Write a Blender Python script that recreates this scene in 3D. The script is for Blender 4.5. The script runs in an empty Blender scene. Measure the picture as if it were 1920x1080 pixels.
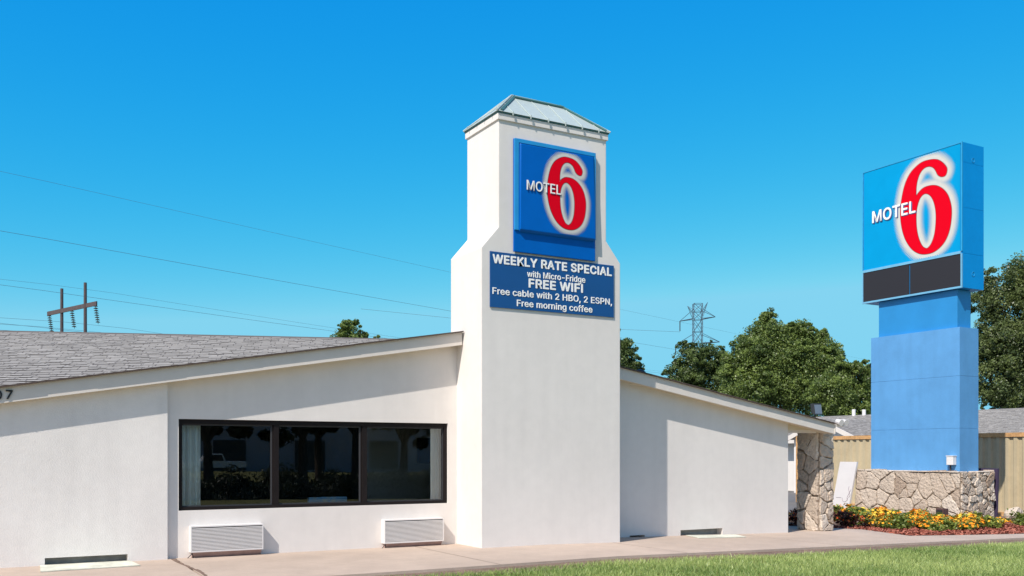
import bpy, bmesh, math, random
import numpy as np
from mathutils import Vector, Matrix
R = math.radians
S = bpy.context.scene
COL = S.collection

# ------------------------------------------------------------------ camera, sky, sun
HEAD = 29.678                       # the camera looks this many degrees right of +Y (facade normal)
cam_d = bpy.data.cameras.new("camera")
cam = bpy.data.objects.new("camera", cam_d); COL.objects.link(cam)
cam.location = (0, 0, 1.55); cam.rotation_euler = (R(90), 0, R(-HEAD))
cam_d.sensor_width = 36; cam_d.lens = 36 * 1790 / 1920; cam_d.shift_y = 310 / 1920
cam_d.clip_start = .1; cam_d.clip_end = 3000
S.camera = cam

SUN_TO = Vector((-2.0, -1.0, 2.45)).normalized()      # direction towards the sun
sd = bpy.data.lights.new("sun", 'SUN'); sd.energy = 4.35; sd.angle = R(.5); sd.color = (1, .93, .845)
sun = bpy.data.objects.new("sun", sd); COL.objects.link(sun)
sun.rotation_euler = SUN_TO.to_track_quat('Z', 'Y').to_euler(); sun.location = (-20, -10, 30)

w = bpy.data.worlds.new("World"); S.world = w; w.use_nodes = True
nt = w.node_tree; nt.nodes.clear()
sky = nt.nodes.new('ShaderNodeTexSky'); sky.sky_type = 'NISHITA'; sky.sun_disc = False
sky.sun_elevation = math.asin(SUN_TO.z); sky.sun_rotation = math.atan2(SUN_TO.x, SUN_TO.y)
sky.air_density = 1.0; sky.dust_density = .3; sky.ozone_density = 2.0; sky.altitude = 0
# the Nishita colours, steepened channel by channel towards the deep cyan blue of the photograph
sep = nt.nodes.new('ShaderNodeSeparateColor'); com = nt.nodes.new('ShaderNodeCombineColor')
nt.links.new(sky.outputs[0], sep.inputs[0])
for k_, (piv, p_, g_) in enumerate(((3.2, 3.4, 1.30), (5.0, .84, 4.55), (6.5, .14, 6.0))):
    dv = nt.nodes.new('ShaderNodeMath'); dv.operation = 'DIVIDE'; dv.inputs[1].default_value = piv
    mn = nt.nodes.new('ShaderNodeMath'); mn.operation = 'MINIMUM'; mn.inputs[1].default_value = (1.06, .99, 1.08)[k_]
    pw = nt.nodes.new('ShaderNodeMath'); pw.operation = 'POWER'; pw.inputs[1].default_value = p_
    ml = nt.nodes.new('ShaderNodeMath'); ml.operation = 'MULTIPLY'; ml.inputs[1].default_value = g_
    nt.links.new(sep.outputs[k_], dv.inputs[0]); nt.links.new(dv.outputs[0], mn.inputs[0]); nt.links.new(mn.outputs[0], pw.inputs[0]); nt.links.new(pw.outputs[0], ml.inputs[0]); nt.links.new(ml.outputs[0], com.inputs[k_])
bg = nt.nodes.new('ShaderNodeBackground'); bg.inputs['Strength'].default_value = .12
out = nt.nodes.new('ShaderNodeOutputWorld')
# the half of the sky round the sun keeps its own paler colours
gm = nt.nodes.new('ShaderNodeTexCoord'); dt = nt.nodes.new('ShaderNodeVectorMath'); dt.operation = 'DOT_PRODUCT'; dt.inputs[1].default_value = SUN_TO
nrm_ = nt.nodes.new('ShaderNodeVectorMath'); nrm_.operation = 'NORMALIZE'; nt.links.new(gm.outputs['Generated'], nrm_.inputs[0]); nt.links.new(nrm_.outputs[0], dt.inputs[0])
mr = nt.nodes.new('ShaderNodeMapRange'); mr.interpolation_type = 'SMOOTHSTEP'; mr.inputs[1].default_value = .05; mr.inputs[2].default_value = .5
mix = nt.nodes.new('ShaderNodeMix'); mix.data_type = 'RGBA'
nt.links.new(dt.outputs['Value'], mr.inputs[0]); nt.links.new(mr.outputs[0], mix.inputs[0]); nt.links.new(com.outputs[0], mix.inputs[6]); nt.links.new(sky.outputs[0], mix.inputs[7])
nt.links.new(mix.outputs[2], bg.inputs['Color']); nt.links.new(bg.outputs[0], out.inputs[0])
S.view_settings.view_transform = 'Standard'; S.view_settings.look = 'None'
S.view_settings.exposure = 0.28; S.view_settings.gamma = 1

# ------------------------------------------------------------------ helpers
rng = random.Random(7)
def gz(x): return 0.0 if x < 8.5 else -.02 * (min(x, 40) - 8.5)

class MB:
    """collects polygons; build() links them as one mesh object"""
    def __init__(s): s.v = []; s.f = []; s.c = []
    def poly(s, pts, c=0.5):
        n = len(s.v); s.v += [tuple(p) for p in pts]; s.f.append(list(range(n, n + len(pts)))); s.c.append(c)
    def box(s, x0, x1, y0, y1, z0, z1, c=.5):
        n = len(s.v)
        s.v += [(x0,y0,z0),(x1,y0,z0),(x1,y1,z0),(x0,y1,z0),(x0,y0,z1),(x1,y0,z1),(x1,y1,z1),(x0,y1,z1)]
        for q in ((3,2,1,0),(4,5,6,7),(0,1,5,4),(1,2,6,5),(2,3,7,6),(3,0,4,7)): s.f.append([n+i for i in q]); s.c.append(c)
    def hexa(s, p, c=.5):           # 8 corners: bottom ccw, top ccw
        n = len(s.v); s.v += [tuple(q) for q in p]
        for q in ((3,2,1,0),(4,5,6,7),(0,1,5,4),(1,2,6,5),(2,3,7,6),(3,0,4,7)): s.f.append([n+i for i in q]); s.c.append(c)
    def prism(s, pts, d, c=.5):     # polygon swept along vector d
        n = len(pts); b = [Vector(p) for p in pts]; t = [p + Vector(d) for p in b]
        i = len(s.v); s.v += [tuple(p) for p in b + t]
        s.f.append([i+k for k in reversed(range(n))]); s.f.append([i+n+k for k in range(n)]); s.c += [c, c]
        for k in range(n): s.f.append([i+k, i+(k+1)%n, i+n+(k+1)%n, i+n+k]); s.c.append(c)
    def bar(s, a, b, r, n=6, r2=None, c=.5, cap=True):
        a = Vector(a); b = Vector(b); d = (b-a).normalized(); r2 = r if r2 is None else r2
        u = d.cross(Vector((0,0,1))); u = u.normalized() if u.length > 1e-4 else Vector((1,0,0)); v = d.cross(u)
        i = len(s.v)
        for p, q in ((a, r), (b, r2)):
            for k in range(n):
                t = 2*math.pi*k/n; s.v.append(tuple(p + q*(math.cos(t)*u + math.sin(t)*v)))
        for k in range(n): s.f.append([i+k, i+(k+1)%n, i+n+(k+1)%n, i+n+k]); s.c.append(c)
        if cap: s.f.append([i+k for k in reversed(range(n))]); s.f.append([i+n+k for k in range(n)]); s.c += [c, c]
    def tube(s, pts, r, n=5):
        for a, b in zip(pts, pts[1:]): s.bar(a, b, r, n)
    def build(s, name, mat, parent=None, smooth=False, bevel=0, fix=True, attr=False):
        me = bpy.data.meshes.new(name); me.from_pydata(s.v, [], s.f)
        if attr:
            a = me.attributes.new('rnd', 'FLOAT', 'FACE'); a.data.foreach_set('value', s.c)
        if fix or bevel:
            bm = bmesh.new(); bm.from_mesh(me)
            if bevel: bmesh.ops.remove_doubles(bm, verts=bm.verts, dist=1e-5)
            if fix: bmesh.ops.recalc_face_normals(bm, faces=bm.faces)
            if bevel: bmesh.ops.bevel(bm, geom=[e for e in bm.edges if e.is_manifold and e.calc_face_angle(0) > .6], offset=bevel, segments=2, affect='EDGES', profile=.6, clamp_overlap=True)
            bm.to_mesh(me); bm.free()
        if smooth: me.shade_smooth()
        me.materials.append(mat)
        o = bpy.data.objects.new(name, me); COL.objects.link(o)
        if parent:
            o.parent = parent; o.matrix_parent_inverse = Matrix.Identity(4)
            o.location = -world_loc(parent)
        return o
def world_loc(o):
    p = Vector(o.location)
    while o.parent: o = o.parent; p += Vector(o.location)
    return p
def tag(o, label=None, cat=None, group=None, kind=None):
    if label: o['label'] = label
    if cat: o['category'] = cat
    if group: o['group'] = group
    if kind: o['kind'] = kind
    return o
def thing(name, loc, label, cat, group=None):
    o = bpy.data.objects.new(name, None); o.empty_display_size = .2; COL.objects.link(o); o.location = loc
    return tag(o, label, cat, group)
def copy_thing(o, loc, label=None):
    c = o.copy(); COL.objects.link(c); c.location = loc
    if label: c['label'] = label
    for ch in list(o.children):
        d = ch.copy(); COL.objects.link(d); d.parent = c
        for g in ch.children:
            e = g.copy(); COL.objects.link(e); e.parent = d
    return c

# ------------------------------------------------------------------ materials
def mat(name, col, rough=.7, metal=0, noise=None, bump=None, spec=.5, coat=0):
    """noise=(scale, amount): albedo mottling; bump=(scale, distance)"""
    m = bpy.data.materials.new(name); m.use_nodes = True; t = m.node_tree; L = t.links
    b = t.nodes['Principled BSDF']; b.inputs['Roughness'].default_value = rough; b.inputs['Metallic'].default_value = metal
    b.inputs['Specular IOR Level'].default_value = spec; b.inputs['Coat Weight'].default_value = coat
    b.inputs['Base Color'].default_value = (*col, 1)
    tc = t.nodes.new('ShaderNodeTexCoord')
    if noise:
        mx = None
        prev = None
        for sc, am in (noise if isinstance(noise[0], tuple) else (noise,)):
            n = t.nodes.new('ShaderNodeTexNoise'); n.inputs['Scale'].default_value = sc; n.inputs['Detail'].default_value = 5; n.inputs['Roughness'].default_value = .6
            L.new(tc.outputs['Object'], n.inputs['Vector'])
            r = t.nodes.new('ShaderNodeMapRange'); r.inputs[1].default_value = .3; r.inputs[2].default_value = .7; r.inputs[3].default_value = 1-am; r.inputs[4].default_value = 1+am
            L.new(n.outputs['Fac'], r.inputs[0])
            mx = t.nodes.new('ShaderNodeVectorMath'); mx.operation = 'SCALE'
            if prev is None: mx.inputs[0].default_value = col
            else: L.new(prev.outputs[0], mx.inputs[0])
            L.new(r.outputs[0], mx.inputs['Scale']); prev = mx
        L.new(prev.outputs[0], b.inputs['Base Color'])
    if bump:
        n = t.nodes.new('ShaderNodeTexNoise'); n.inputs['Scale'].default_value = bump[0]; n.inputs['Detail'].default_value = 4
        L.new(tc.outputs['Object'], n.inputs['Vector'])
        bp = t.nodes.new('ShaderNodeBump'); bp.inputs['Distance'].default_value = bump[1]; bp.inputs['Strength'].default_value = 1
        L.new(n.outputs['Fac'], bp.inputs['Height']); L.new(bp.outputs[0], b.inputs['Normal'])
    return m

def weather(m, amt=.05):
    """faint vertical rain streaks and patched paint multiplied into a wall's colour"""
    t = m.node_tree; L = t.links; b = t.nodes['Principled BSDF']; src = b.inputs['Base Color'].links[0].from_socket
    tc = t.nodes.new('ShaderNodeTexCoord'); mp = t.nodes.new('ShaderNodeMapping'); mp.inputs['Scale'].default_value = (5,5,.35); L.new(tc.outputs['Object'], mp.inputs[0])
    n = t.nodes.new('ShaderNodeTexNoise'); n.inputs['Scale'].default_value = 1; n.inputs['Detail'].default_value = 6; L.new(mp.outputs[0], n.inputs['Vector'])
    r = t.nodes.new('ShaderNodeMapRange'); r.inputs[1].default_value = .42; r.inputs[2].default_value = .72; r.inputs[3].default_value = 1; r.inputs[4].default_value = 1-amt; L.new(n.outputs['Fac'], r.inputs[0])
    n2 = t.nodes.new('ShaderNodeTexNoise'); n2.inputs['Scale'].default_value = 1.1; n2.inputs['Detail'].default_value = 3; L.new(tc.outputs['Object'], n2.inputs['Vector'])
    r2 = t.nodes.new('ShaderNodeMapRange'); r2.inputs[1].default_value = .52; r2.inputs[2].default_value = .56; r2.inputs[3].default_value = 1; r2.inputs[4].default_value = 1-amt*.35; L.new(n2.outputs['Fac'], r2.inputs[0])
    mu = t.nodes.new('ShaderNodeMath'); mu.operation = 'MULTIPLY'; L.new(r.outputs[0], mu.inputs[0]); L.new(r2.outputs[0], mu.inputs[1])
    v = t.nodes.new('ShaderNodeVectorMath'); v.operation = 'SCALE'; L.new(src, v.inputs[0]); L.new(mu.outputs[0], v.inputs['Scale']); L.new(v.outputs[0], b.inputs['Base Color'])

def leaf_mat(name, dark, light, trans=.35):
    m = bpy.data.materials.new(name); m.use_nodes = True; t = m.node_tree; L = t.links; t.nodes.clear()
    at = t.nodes.new('ShaderNodeAttribute'); at.attribute_name = 'rnd'
    cr = t.nodes.new('ShaderNodeValToRGB'); cr.color_ramp.elements[0].color = (*dark, 1); cr.color_ramp.elements[1].color = (*light, 1)
    L.new(at.outputs['Fac'], cr.inputs[0])
    d = t.nodes.new('ShaderNodeBsdfDiffuse'); tr = t.nodes.new('ShaderNodeBsdfTranslucent'); gl = t.nodes.new('ShaderNodeBsdfGlossy')
    gl.inputs['Roughness'].default_value = .45
    L.new(cr.outputs[0], d.inputs[0]); L.new(cr.outputs[0], tr.inputs[0]); gl.inputs[0].default_value = (.6,.6,.6,1)
    a = t.nodes.new('ShaderNodeMixShader'); a.inputs[0].default_value = trans
    L.new(d.outputs[0], a.inputs[1]); L.new(tr.outputs[0], a.inputs[2])
    b = t.nodes.new('ShaderNodeMixShader'); b.inputs[0].default_value = .05
    L.new(a.outputs[0], b.inputs[1]); L.new(gl.outputs[0], b.inputs[2])
    o = t.nodes.new('ShaderNodeOutputMaterial'); L.new(b.outputs[0], o.inputs[0])
    return m

def ramp_mat(name, stops, rough=.85, bump=None, nscale=14, namt=.18):
    """colour from the per-face 'rnd' attribute, mottled by noise"""
    m = bpy.data.materials.new(name); m.use_nodes = True; t = m.node_tree; L = t.links
    b = t.nodes['Principled BSDF']; b.inputs['Roughness'].default_value = rough; b.inputs['Specular IOR Level'].default_value = .3
    at = t.nodes.new('ShaderNodeAttribute'); at.attribute_name = 'rnd'
    cr = t.nodes.new('ShaderNodeValToRGB'); e = cr.color_ramp.elements
    e[0].position, e[0].color = stops[0][0], (*stops[0][1], 1); e[1].position, e[1].color = stops[-1][0], (*stops[-1][1], 1)
    for p, c in stops[1:-1]: x = e.new(p); x.color = (*c, 1)
    L.new(at.outputs['Fac'], cr.inputs[0])
    tc = t.nodes.new('ShaderNodeTexCoord'); n = t.nodes.new('ShaderNodeTexNoise'); n.inputs['Scale'].default_value = nscale; n.inputs['Detail'].default_value = 6
    L.new(tc.outputs['Object'], n.inputs['Vector'])
    r = t.nodes.new('ShaderNodeMapRange'); r.inputs[1].default_value = .3; r.inputs[2].default_value = .7; r.inputs[3].default_value = 1-namt; r.inputs[4].default_value = 1+namt
    L.new(n.outputs['Fac'], r.inputs[0])
    v = t.nodes.new('ShaderNodeVectorMath'); v.operation = 'SCALE'; L.new(cr.outputs[0], v.inputs[0]); L.new(r.outputs[0], v.inputs['Scale'])
    L.new(v.outputs[0], b.inputs['Base Color'])
    if bump:
        n2 = t.nodes.new('ShaderNodeTexNoise'); n2.inputs['Scale'].default_value = bump[0]; n2.inputs['Detail'].default_value = 5
        L.new(tc.outputs['Object'], n2.inputs['Vector'])
        bp = t.nodes.new('ShaderNodeBump'); bp.inputs['Distance'].default_value = bump[1]
        L.new(n2.outputs['Fac'], bp.inputs['Height']); L.new(bp.outputs[0], b.inputs['Normal'])
    return m

def glass_mat(name, tint):
    m = bpy.data.materials.new(name); m.use_nodes = True; t = m.node_tree; L = t.links; t.nodes.clear()
    tr = t.nodes.new('ShaderNodeBsdfTransparent'); tr.inputs[0].default_value = (*tint, 1)
    gl = t.nodes.new('ShaderNodeBsdfGlossy'); gl.inputs['Roughness'].default_value = 0.0; gl.inputs[0].default_value = (1,1,1,1)
    fr = t.nodes.new('ShaderNodeFresnel'); fr.inputs[0].default_value = 1.6
    mx = t.nodes.new('ShaderNodeMixShader'); L.new(fr.outputs[0], mx.inputs[0]); L.new(tr.outputs[0], mx.inputs[1]); L.new(gl.outputs[0], mx.inputs[2])
    o = t.nodes.new('ShaderNodeOutputMaterial'); L.new(mx.outputs[0], o.inputs[0])
    return m

M = {}
M['stucco'] = mat('white_stucco', (.78,.74,.70), .9, noise=((.7,.03),(9,.025)), bump=(60,.0035), spec=.2)
M['stucco_smooth'] = mat('smooth_white_stucco', (.755,.712,.672), .9, noise=((.6,.035),(6,.02)), bump=(80,.0022), spec=.2)
M['white_paint'] = mat('white_paint', (.70,.64,.58), .6, noise=(3,.04))
M['white_metal'] = mat('white_enamel', (.74,.715,.70), .4, noise=(5,.03))
M['soffit'] = mat('cream_soffit', (.66,.58,.44), .8, noise=(4,.06))
M['concrete'] = mat('concrete', (.47,.375,.305), .9, noise=((.35,.12),(2.2,.06),(9,.04),(60,.06)), bump=(80,.003), spec=.2)
M['joint'] = mat('joint_filler', (.24,.18,.14), 1)
M['soil'] = mat('soil', (.22,.155,.12), 1, noise=((3,.25),(30,.3)), bump=(30,.03), spec=.1)
M['turf'] = mat('turf', (.21,.20,.08), 1, noise=((.6,.2),(8,.25)), bump=(40,.03), spec=.1)
M['asphalt'] = mat('asphalt', (.16,.155,.155), .9, noise=((1,.1),(30,.15)), spec=.2)
M['mulch'] = None
M['bronze'] = mat('dark_bronze', (.013,.010,.010), .55, noise=(6,.15), spec=.15)
M['graphite'] = mat('grey_sash', (.05,.05,.055), .5, spec=.2)
M['glass'] = glass_mat('window_glass', (.92,.94,.94))
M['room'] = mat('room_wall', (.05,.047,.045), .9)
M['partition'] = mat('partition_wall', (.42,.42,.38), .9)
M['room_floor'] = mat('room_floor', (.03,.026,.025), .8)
M['curtain'] = mat('curtain', (.85,.9,.87), .9)
M['black'] = mat('black', (.012,.012,.013), .5)
M['dark'] = mat('dark_metal', (.03,.03,.032), .5, noise=(9,.1))
M['drip'] = mat('brown_drip_edge', (.08,.055,.045), .7, noise=(6,.2))
M['sleeve'] = mat('sleeve_base', (.33,.23,.21), .8, noise=(8,.2))
M['recess'] = mat('vent_recess', (.33,.35,.34), .9, noise=(6,.2))
M['sheet'] = mat('stained_sheet', (.60,.60,.50), .75, noise=((2.5,.25),(14,.12)))
M['mint'] = mat('mint_metal_roof', (.40,.47,.455), .45, noise=((1.5,.06),(12,.03)), spec=.4)
M['teal'] = mat('dark_teal_trim', (.06,.16,.15), .5)
M['blue_wall'] = mat('sign_blue', (.0,.115,.47), .45, noise=(3,.05), spec=.12)
M['blue_edge'] = mat('sign_blue_edge', (.02,.28,.62), .35, noise=(4,.08))
M['banner'] = mat('banner_blue', (.004,.075,.25), .5, noise=(2,.05))
M['pylon_face'] = mat('pylon_face_blue', (.0,.295,.60), .5, noise=((1.2,.05),), spec=.1)
M['pylon_box'] = mat('pylon_cabinet_blue', (.0,.26,.66), .5, noise=((1,.06),(10,.03)), spec=.2)
M['pylon_frame'] = mat('pylon_frame_blue', (.16,.42,.62), .45, noise=(6,.08))
M['pylon_edge'] = mat('pylon_edge_blue', (.03,.32,.60), .5, noise=(6,.08), spec=.2)
M['pylon_neck'] = mat('pylon_neck_blue', (.02,.24,.56), .5, noise=((1,.08),))
M['pylon_base'] = mat('pylon_base_blue', (.105,.315,.61), .5, noise=((.5,.09),(3,.04),(25,.02)), bump=(30,.002))
M['display'] = mat('black_display', (.017,.015,.02), .6)
M['white_vinyl'] = mat('white_vinyl', (.60,.59,.55), .5)
M['red_vinyl'] = mat('red_vinyl', (.70,.0,.012), .6, spec=.06)
M['dkred'] = mat('dark_red_vinyl', (.10,.003,.02), .4)
M['letter_white'] = mat('letter_white', (.86,.85,.82), .4)
M['letter_shade'] = mat('letter_shade', (.05,.08,.25), .4)
M['wood'] = mat('weathered_pole', (.085,.065,.07), .9, noise=((4,.2),))
M['wire'] = mat('wire', (.09,.12,.17), .6)
M['galv'] = mat('galvanised_steel', (.06,.10,.15), .5, metal=.0)
M['rust'] = mat('rusty_orange', (.52,.29,.12), .8, noise=((2,.2),(14,.25)))
M['container'] = mat('container_tan', (.50,.41,.26), .7, noise=((.8,.08),(10,.05)))
M['trunk'] = mat('bark', (.07,.05,.04), 1, noise=(6,.3), bump=(20,.03))
M['lens'] = mat('lamp_lens', (.12,.15,.19), .15, spec=.8)
M['brown_box'] = mat('brown_box', (.10,.05,.045), .6)
M['purple'] = mat('dark_board', (.045,.03,.07), .7)
M['panel_white'] = mat('white_board', (.60,.57,.56), .6, noise=(3,.03))
M['grime'] = mat('faded_ink', (.26,.21,.25), .8, noise=(8,.2))
M['tile_fabric'] = None
M['car'] = mat('silver_paint', (.7,.72,.75), .25, coat=.6)
M['siding'] = mat('grey_siding', (.42,.38,.42), .8, noise=(.3,.1))
M['line_paint'] = mat('line_paint', (.7,.7,.68), .8)
M['brick'] = mat('pink_brick', (.45,.30,.27), .9, noise=((6,.25),))
M['leaf_dark'] = leaf_mat('leaf_dark', (.022,.050,.018), (.18,.25,.065))
M['leaf_mid'] = leaf_mat('leaf_mid', (.028,.062,.017), (.28,.37,.085))
M['leaf_olive'] = leaf_mat('leaf_olive', (.022,.046,.016), (.21,.265,.08))
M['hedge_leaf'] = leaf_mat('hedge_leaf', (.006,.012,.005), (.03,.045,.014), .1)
M['flower_leaf'] = leaf_mat('flower_leaf', (.05,.10,.015), (.36,.42,.08))
M['red_leaf'] = leaf_mat('red_leaf', (.03,.008,.008), (.16,.05,.03))
M['orange'] = ramp_mat('orange_petals', [(0,(.75,.16,.01)),(.5,(.85,.33,.01)),(1,(.85,.5,.04))], .7, namt=.1)
M['yellow'] = ramp_mat('yellow_petals', [(0,(.75,.35,.01)),(1,(.85,.62,.08))], .7, namt=.1)
M['redpetal'] = ramp_mat('red_petals', [(0,(.6,.07,.02)),(1,(.75,.2,.03))], .7, namt=.1)
M['stone'] = ramp_mat('field_stone', [(0,(.34,.25,.185)),(.2,(.47,.375,.295)),(.6,(.57,.475,.385)),(1,(.66,.57,.48))], .9, bump=(16,.05), nscale=9, namt=.13)
M['mortar'] = mat('mortar', (.27,.215,.165), 1, noise=(10,.2), bump=(40,.02))
M['mulch'] = ramp_mat('red_mulch', [(0,(.16,.045,.03)),(.5,(.33,.10,.065)),(1,(.50,.20,.14))], 1, nscale=6, namt=.2)
M['grass'] = leaf_mat('grass_blades', (.15,.26,.05), (.62,.70,.25), .4)

weather(M['stucco'], .045); weather(M['stucco_smooth'], .035); weather(M['pylon_base'], .06); weather(M['container'], .10)
def shingle_mat(name, tone=1.0):
    m = bpy.data.materials.new(name); m.use_nodes = True; t = m.node_tree; L = t.links
    b = t.nodes['Principled BSDF']; b.inputs['Roughness'].default_value = .95; b.inputs['Specular IOR Level'].default_value = .15
    uv = t.nodes.new('ShaderNodeTexCoord')
    br = t.nodes.new('ShaderNodeTexBrick'); br.offset = .37; br.offset_frequency = 2; br.squash = 1.3; br.squash_frequency = 3
    br.inputs['Scale'].default_value = 1; br.inputs['Brick Width'].default_value = .30; br.inputs['Row Height'].default_value = .14
    br.inputs['Mortar Size'].default_value = .012; br.inputs['Mortar Smooth'].default_value = .3; br.inputs['Bias'].default_value = 0
    br.inputs['Color1'].default_value = (.285*tone,.272*tone,.256*tone,1); br.inputs['Color2'].default_value = (.38*tone,.363*tone,.342*tone,1); br.inputs['Mortar'].default_value = (.13*tone,.12*tone,.12*tone,1)
    L.new(uv.outputs['UV'], br.inputs['Vector'])
    n = t.nodes.new('ShaderNodeTexNoise'); n.inputs['Scale'].default_value = 3; n.inputs['Detail'].default_value = 8; L.new(uv.outputs['UV'], n.inputs['Vector'])
    r = t.nodes.new('ShaderNodeMapRange'); r.inputs[1].default_value = .3; r.inputs[2].default_value = .7; r.inputs[3].default_value = .88; r.inputs[4].default_value = 1.1
    L.new(n.outputs['Fac'], r.inputs[0])
    v = t.nodes.new('ShaderNodeVectorMath'); v.operation = 'SCALE'; L.new(br.outputs['Color'], v.inputs[0]); L.new(r.outputs[0], v.inputs['Scale'])
    L.new(v.outputs[0], b.inputs['Base Color'])
    return m
M['shingle'] = shingle_mat('grey_shingles')
M['shingle_far'] = shingle_mat('grey_shingles_rear', 1.05)

def roof_plane(name, pts, mat_, parent, thick=.06, courses=True, seed=1):
    """pts: eave-left, eave-right, ridge-right, ridge-left. Laps courses as real steps; UVs in metres."""
    a, b, c, d = [Vector(p) for p in pts]
    up = (d - a); rise = up.length; n = (b-a).cross(d-a).normalized()
    rows = max(1, int(rise/.14)) if courses else 1
    bm = bmesh.new(); uvl = bm.loops.layers.uv.new('uv')
    r_ = random.Random(seed)
    def quad(ps, uvs):
        f = bm.faces.new([bm.verts.new(p) for p in ps])
        for l, q in zip(f.loops, uvs): l[uvl].uv = q
    wl = (b-a).length
    for i in range(rows):
        t0, t1 = i/rows, (i+1)/rows
        l0, r0, l1, r1 = a.lerp(d,t0), b.lerp(c,t0), a.lerp(d,t1), b.lerp(c,t1)
        lift = n*.012
        quad([l0+lift, r0+lift, r1, l1], [(0,t0*rise),(wl,t0*rise),(wl,t1*rise),(0,t1*rise)])
        quad([l0, r0, r0+lift, l0+lift], [(0,t0*rise),(wl,t0*rise),(wl,t0*rise+.004),(0,t0*rise+.004)])
        if courses:                 # laminated tabs: a second random layer of thicker pieces
            x = r_.uniform(0,.4)
            while x < wl-.5:
                wd = r_.uniform(.14,.42)
                if r_.random() < .75:
                    u0, u1 = x/wl, (x+wd)/wl
                    k = n*.004
                    q0, q1, q2, q3 = l0.lerp(r0,u0)+lift+k, l0.lerp(r0,u1)+lift+k, l1.lerp(r1,u1)+k, l1.lerp(r1,u0)+k
                    o = r_.uniform(0,40); 
                    quad([q0,q1,q2,q3], [(o+x,t0*rise),(o+x+wd,t0*rise),(o+x+wd,t1*rise),(o+x,t1*rise)])
                    quad([q0-k-lift,q1-k-lift,q1,q0], [(x,t0*rise)]*4)
                x += wd + r_.uniform(.1,.45)
    quad([a-n*thick, d-n*thick, c-n*thick, b-n*thick], [(0,0),(0,rise),(wl,rise),(wl,0)])
    for p, q in ((a,b),(b,c),(c,d),(d,a)): quad([p-n*thick, q-n*thick, q, p], [(0,0),(1,0),(1,.05),(0,.05)])
    me = bpy.data.meshes.new(name); bm.to_mesh(me); bm.free(); me.materials.append(mat_)
    o = bpy.data.objects.new(name, me); COL.objects.link(o); o.parent = parent; o.location = -world_loc(parent)
    return o

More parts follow.
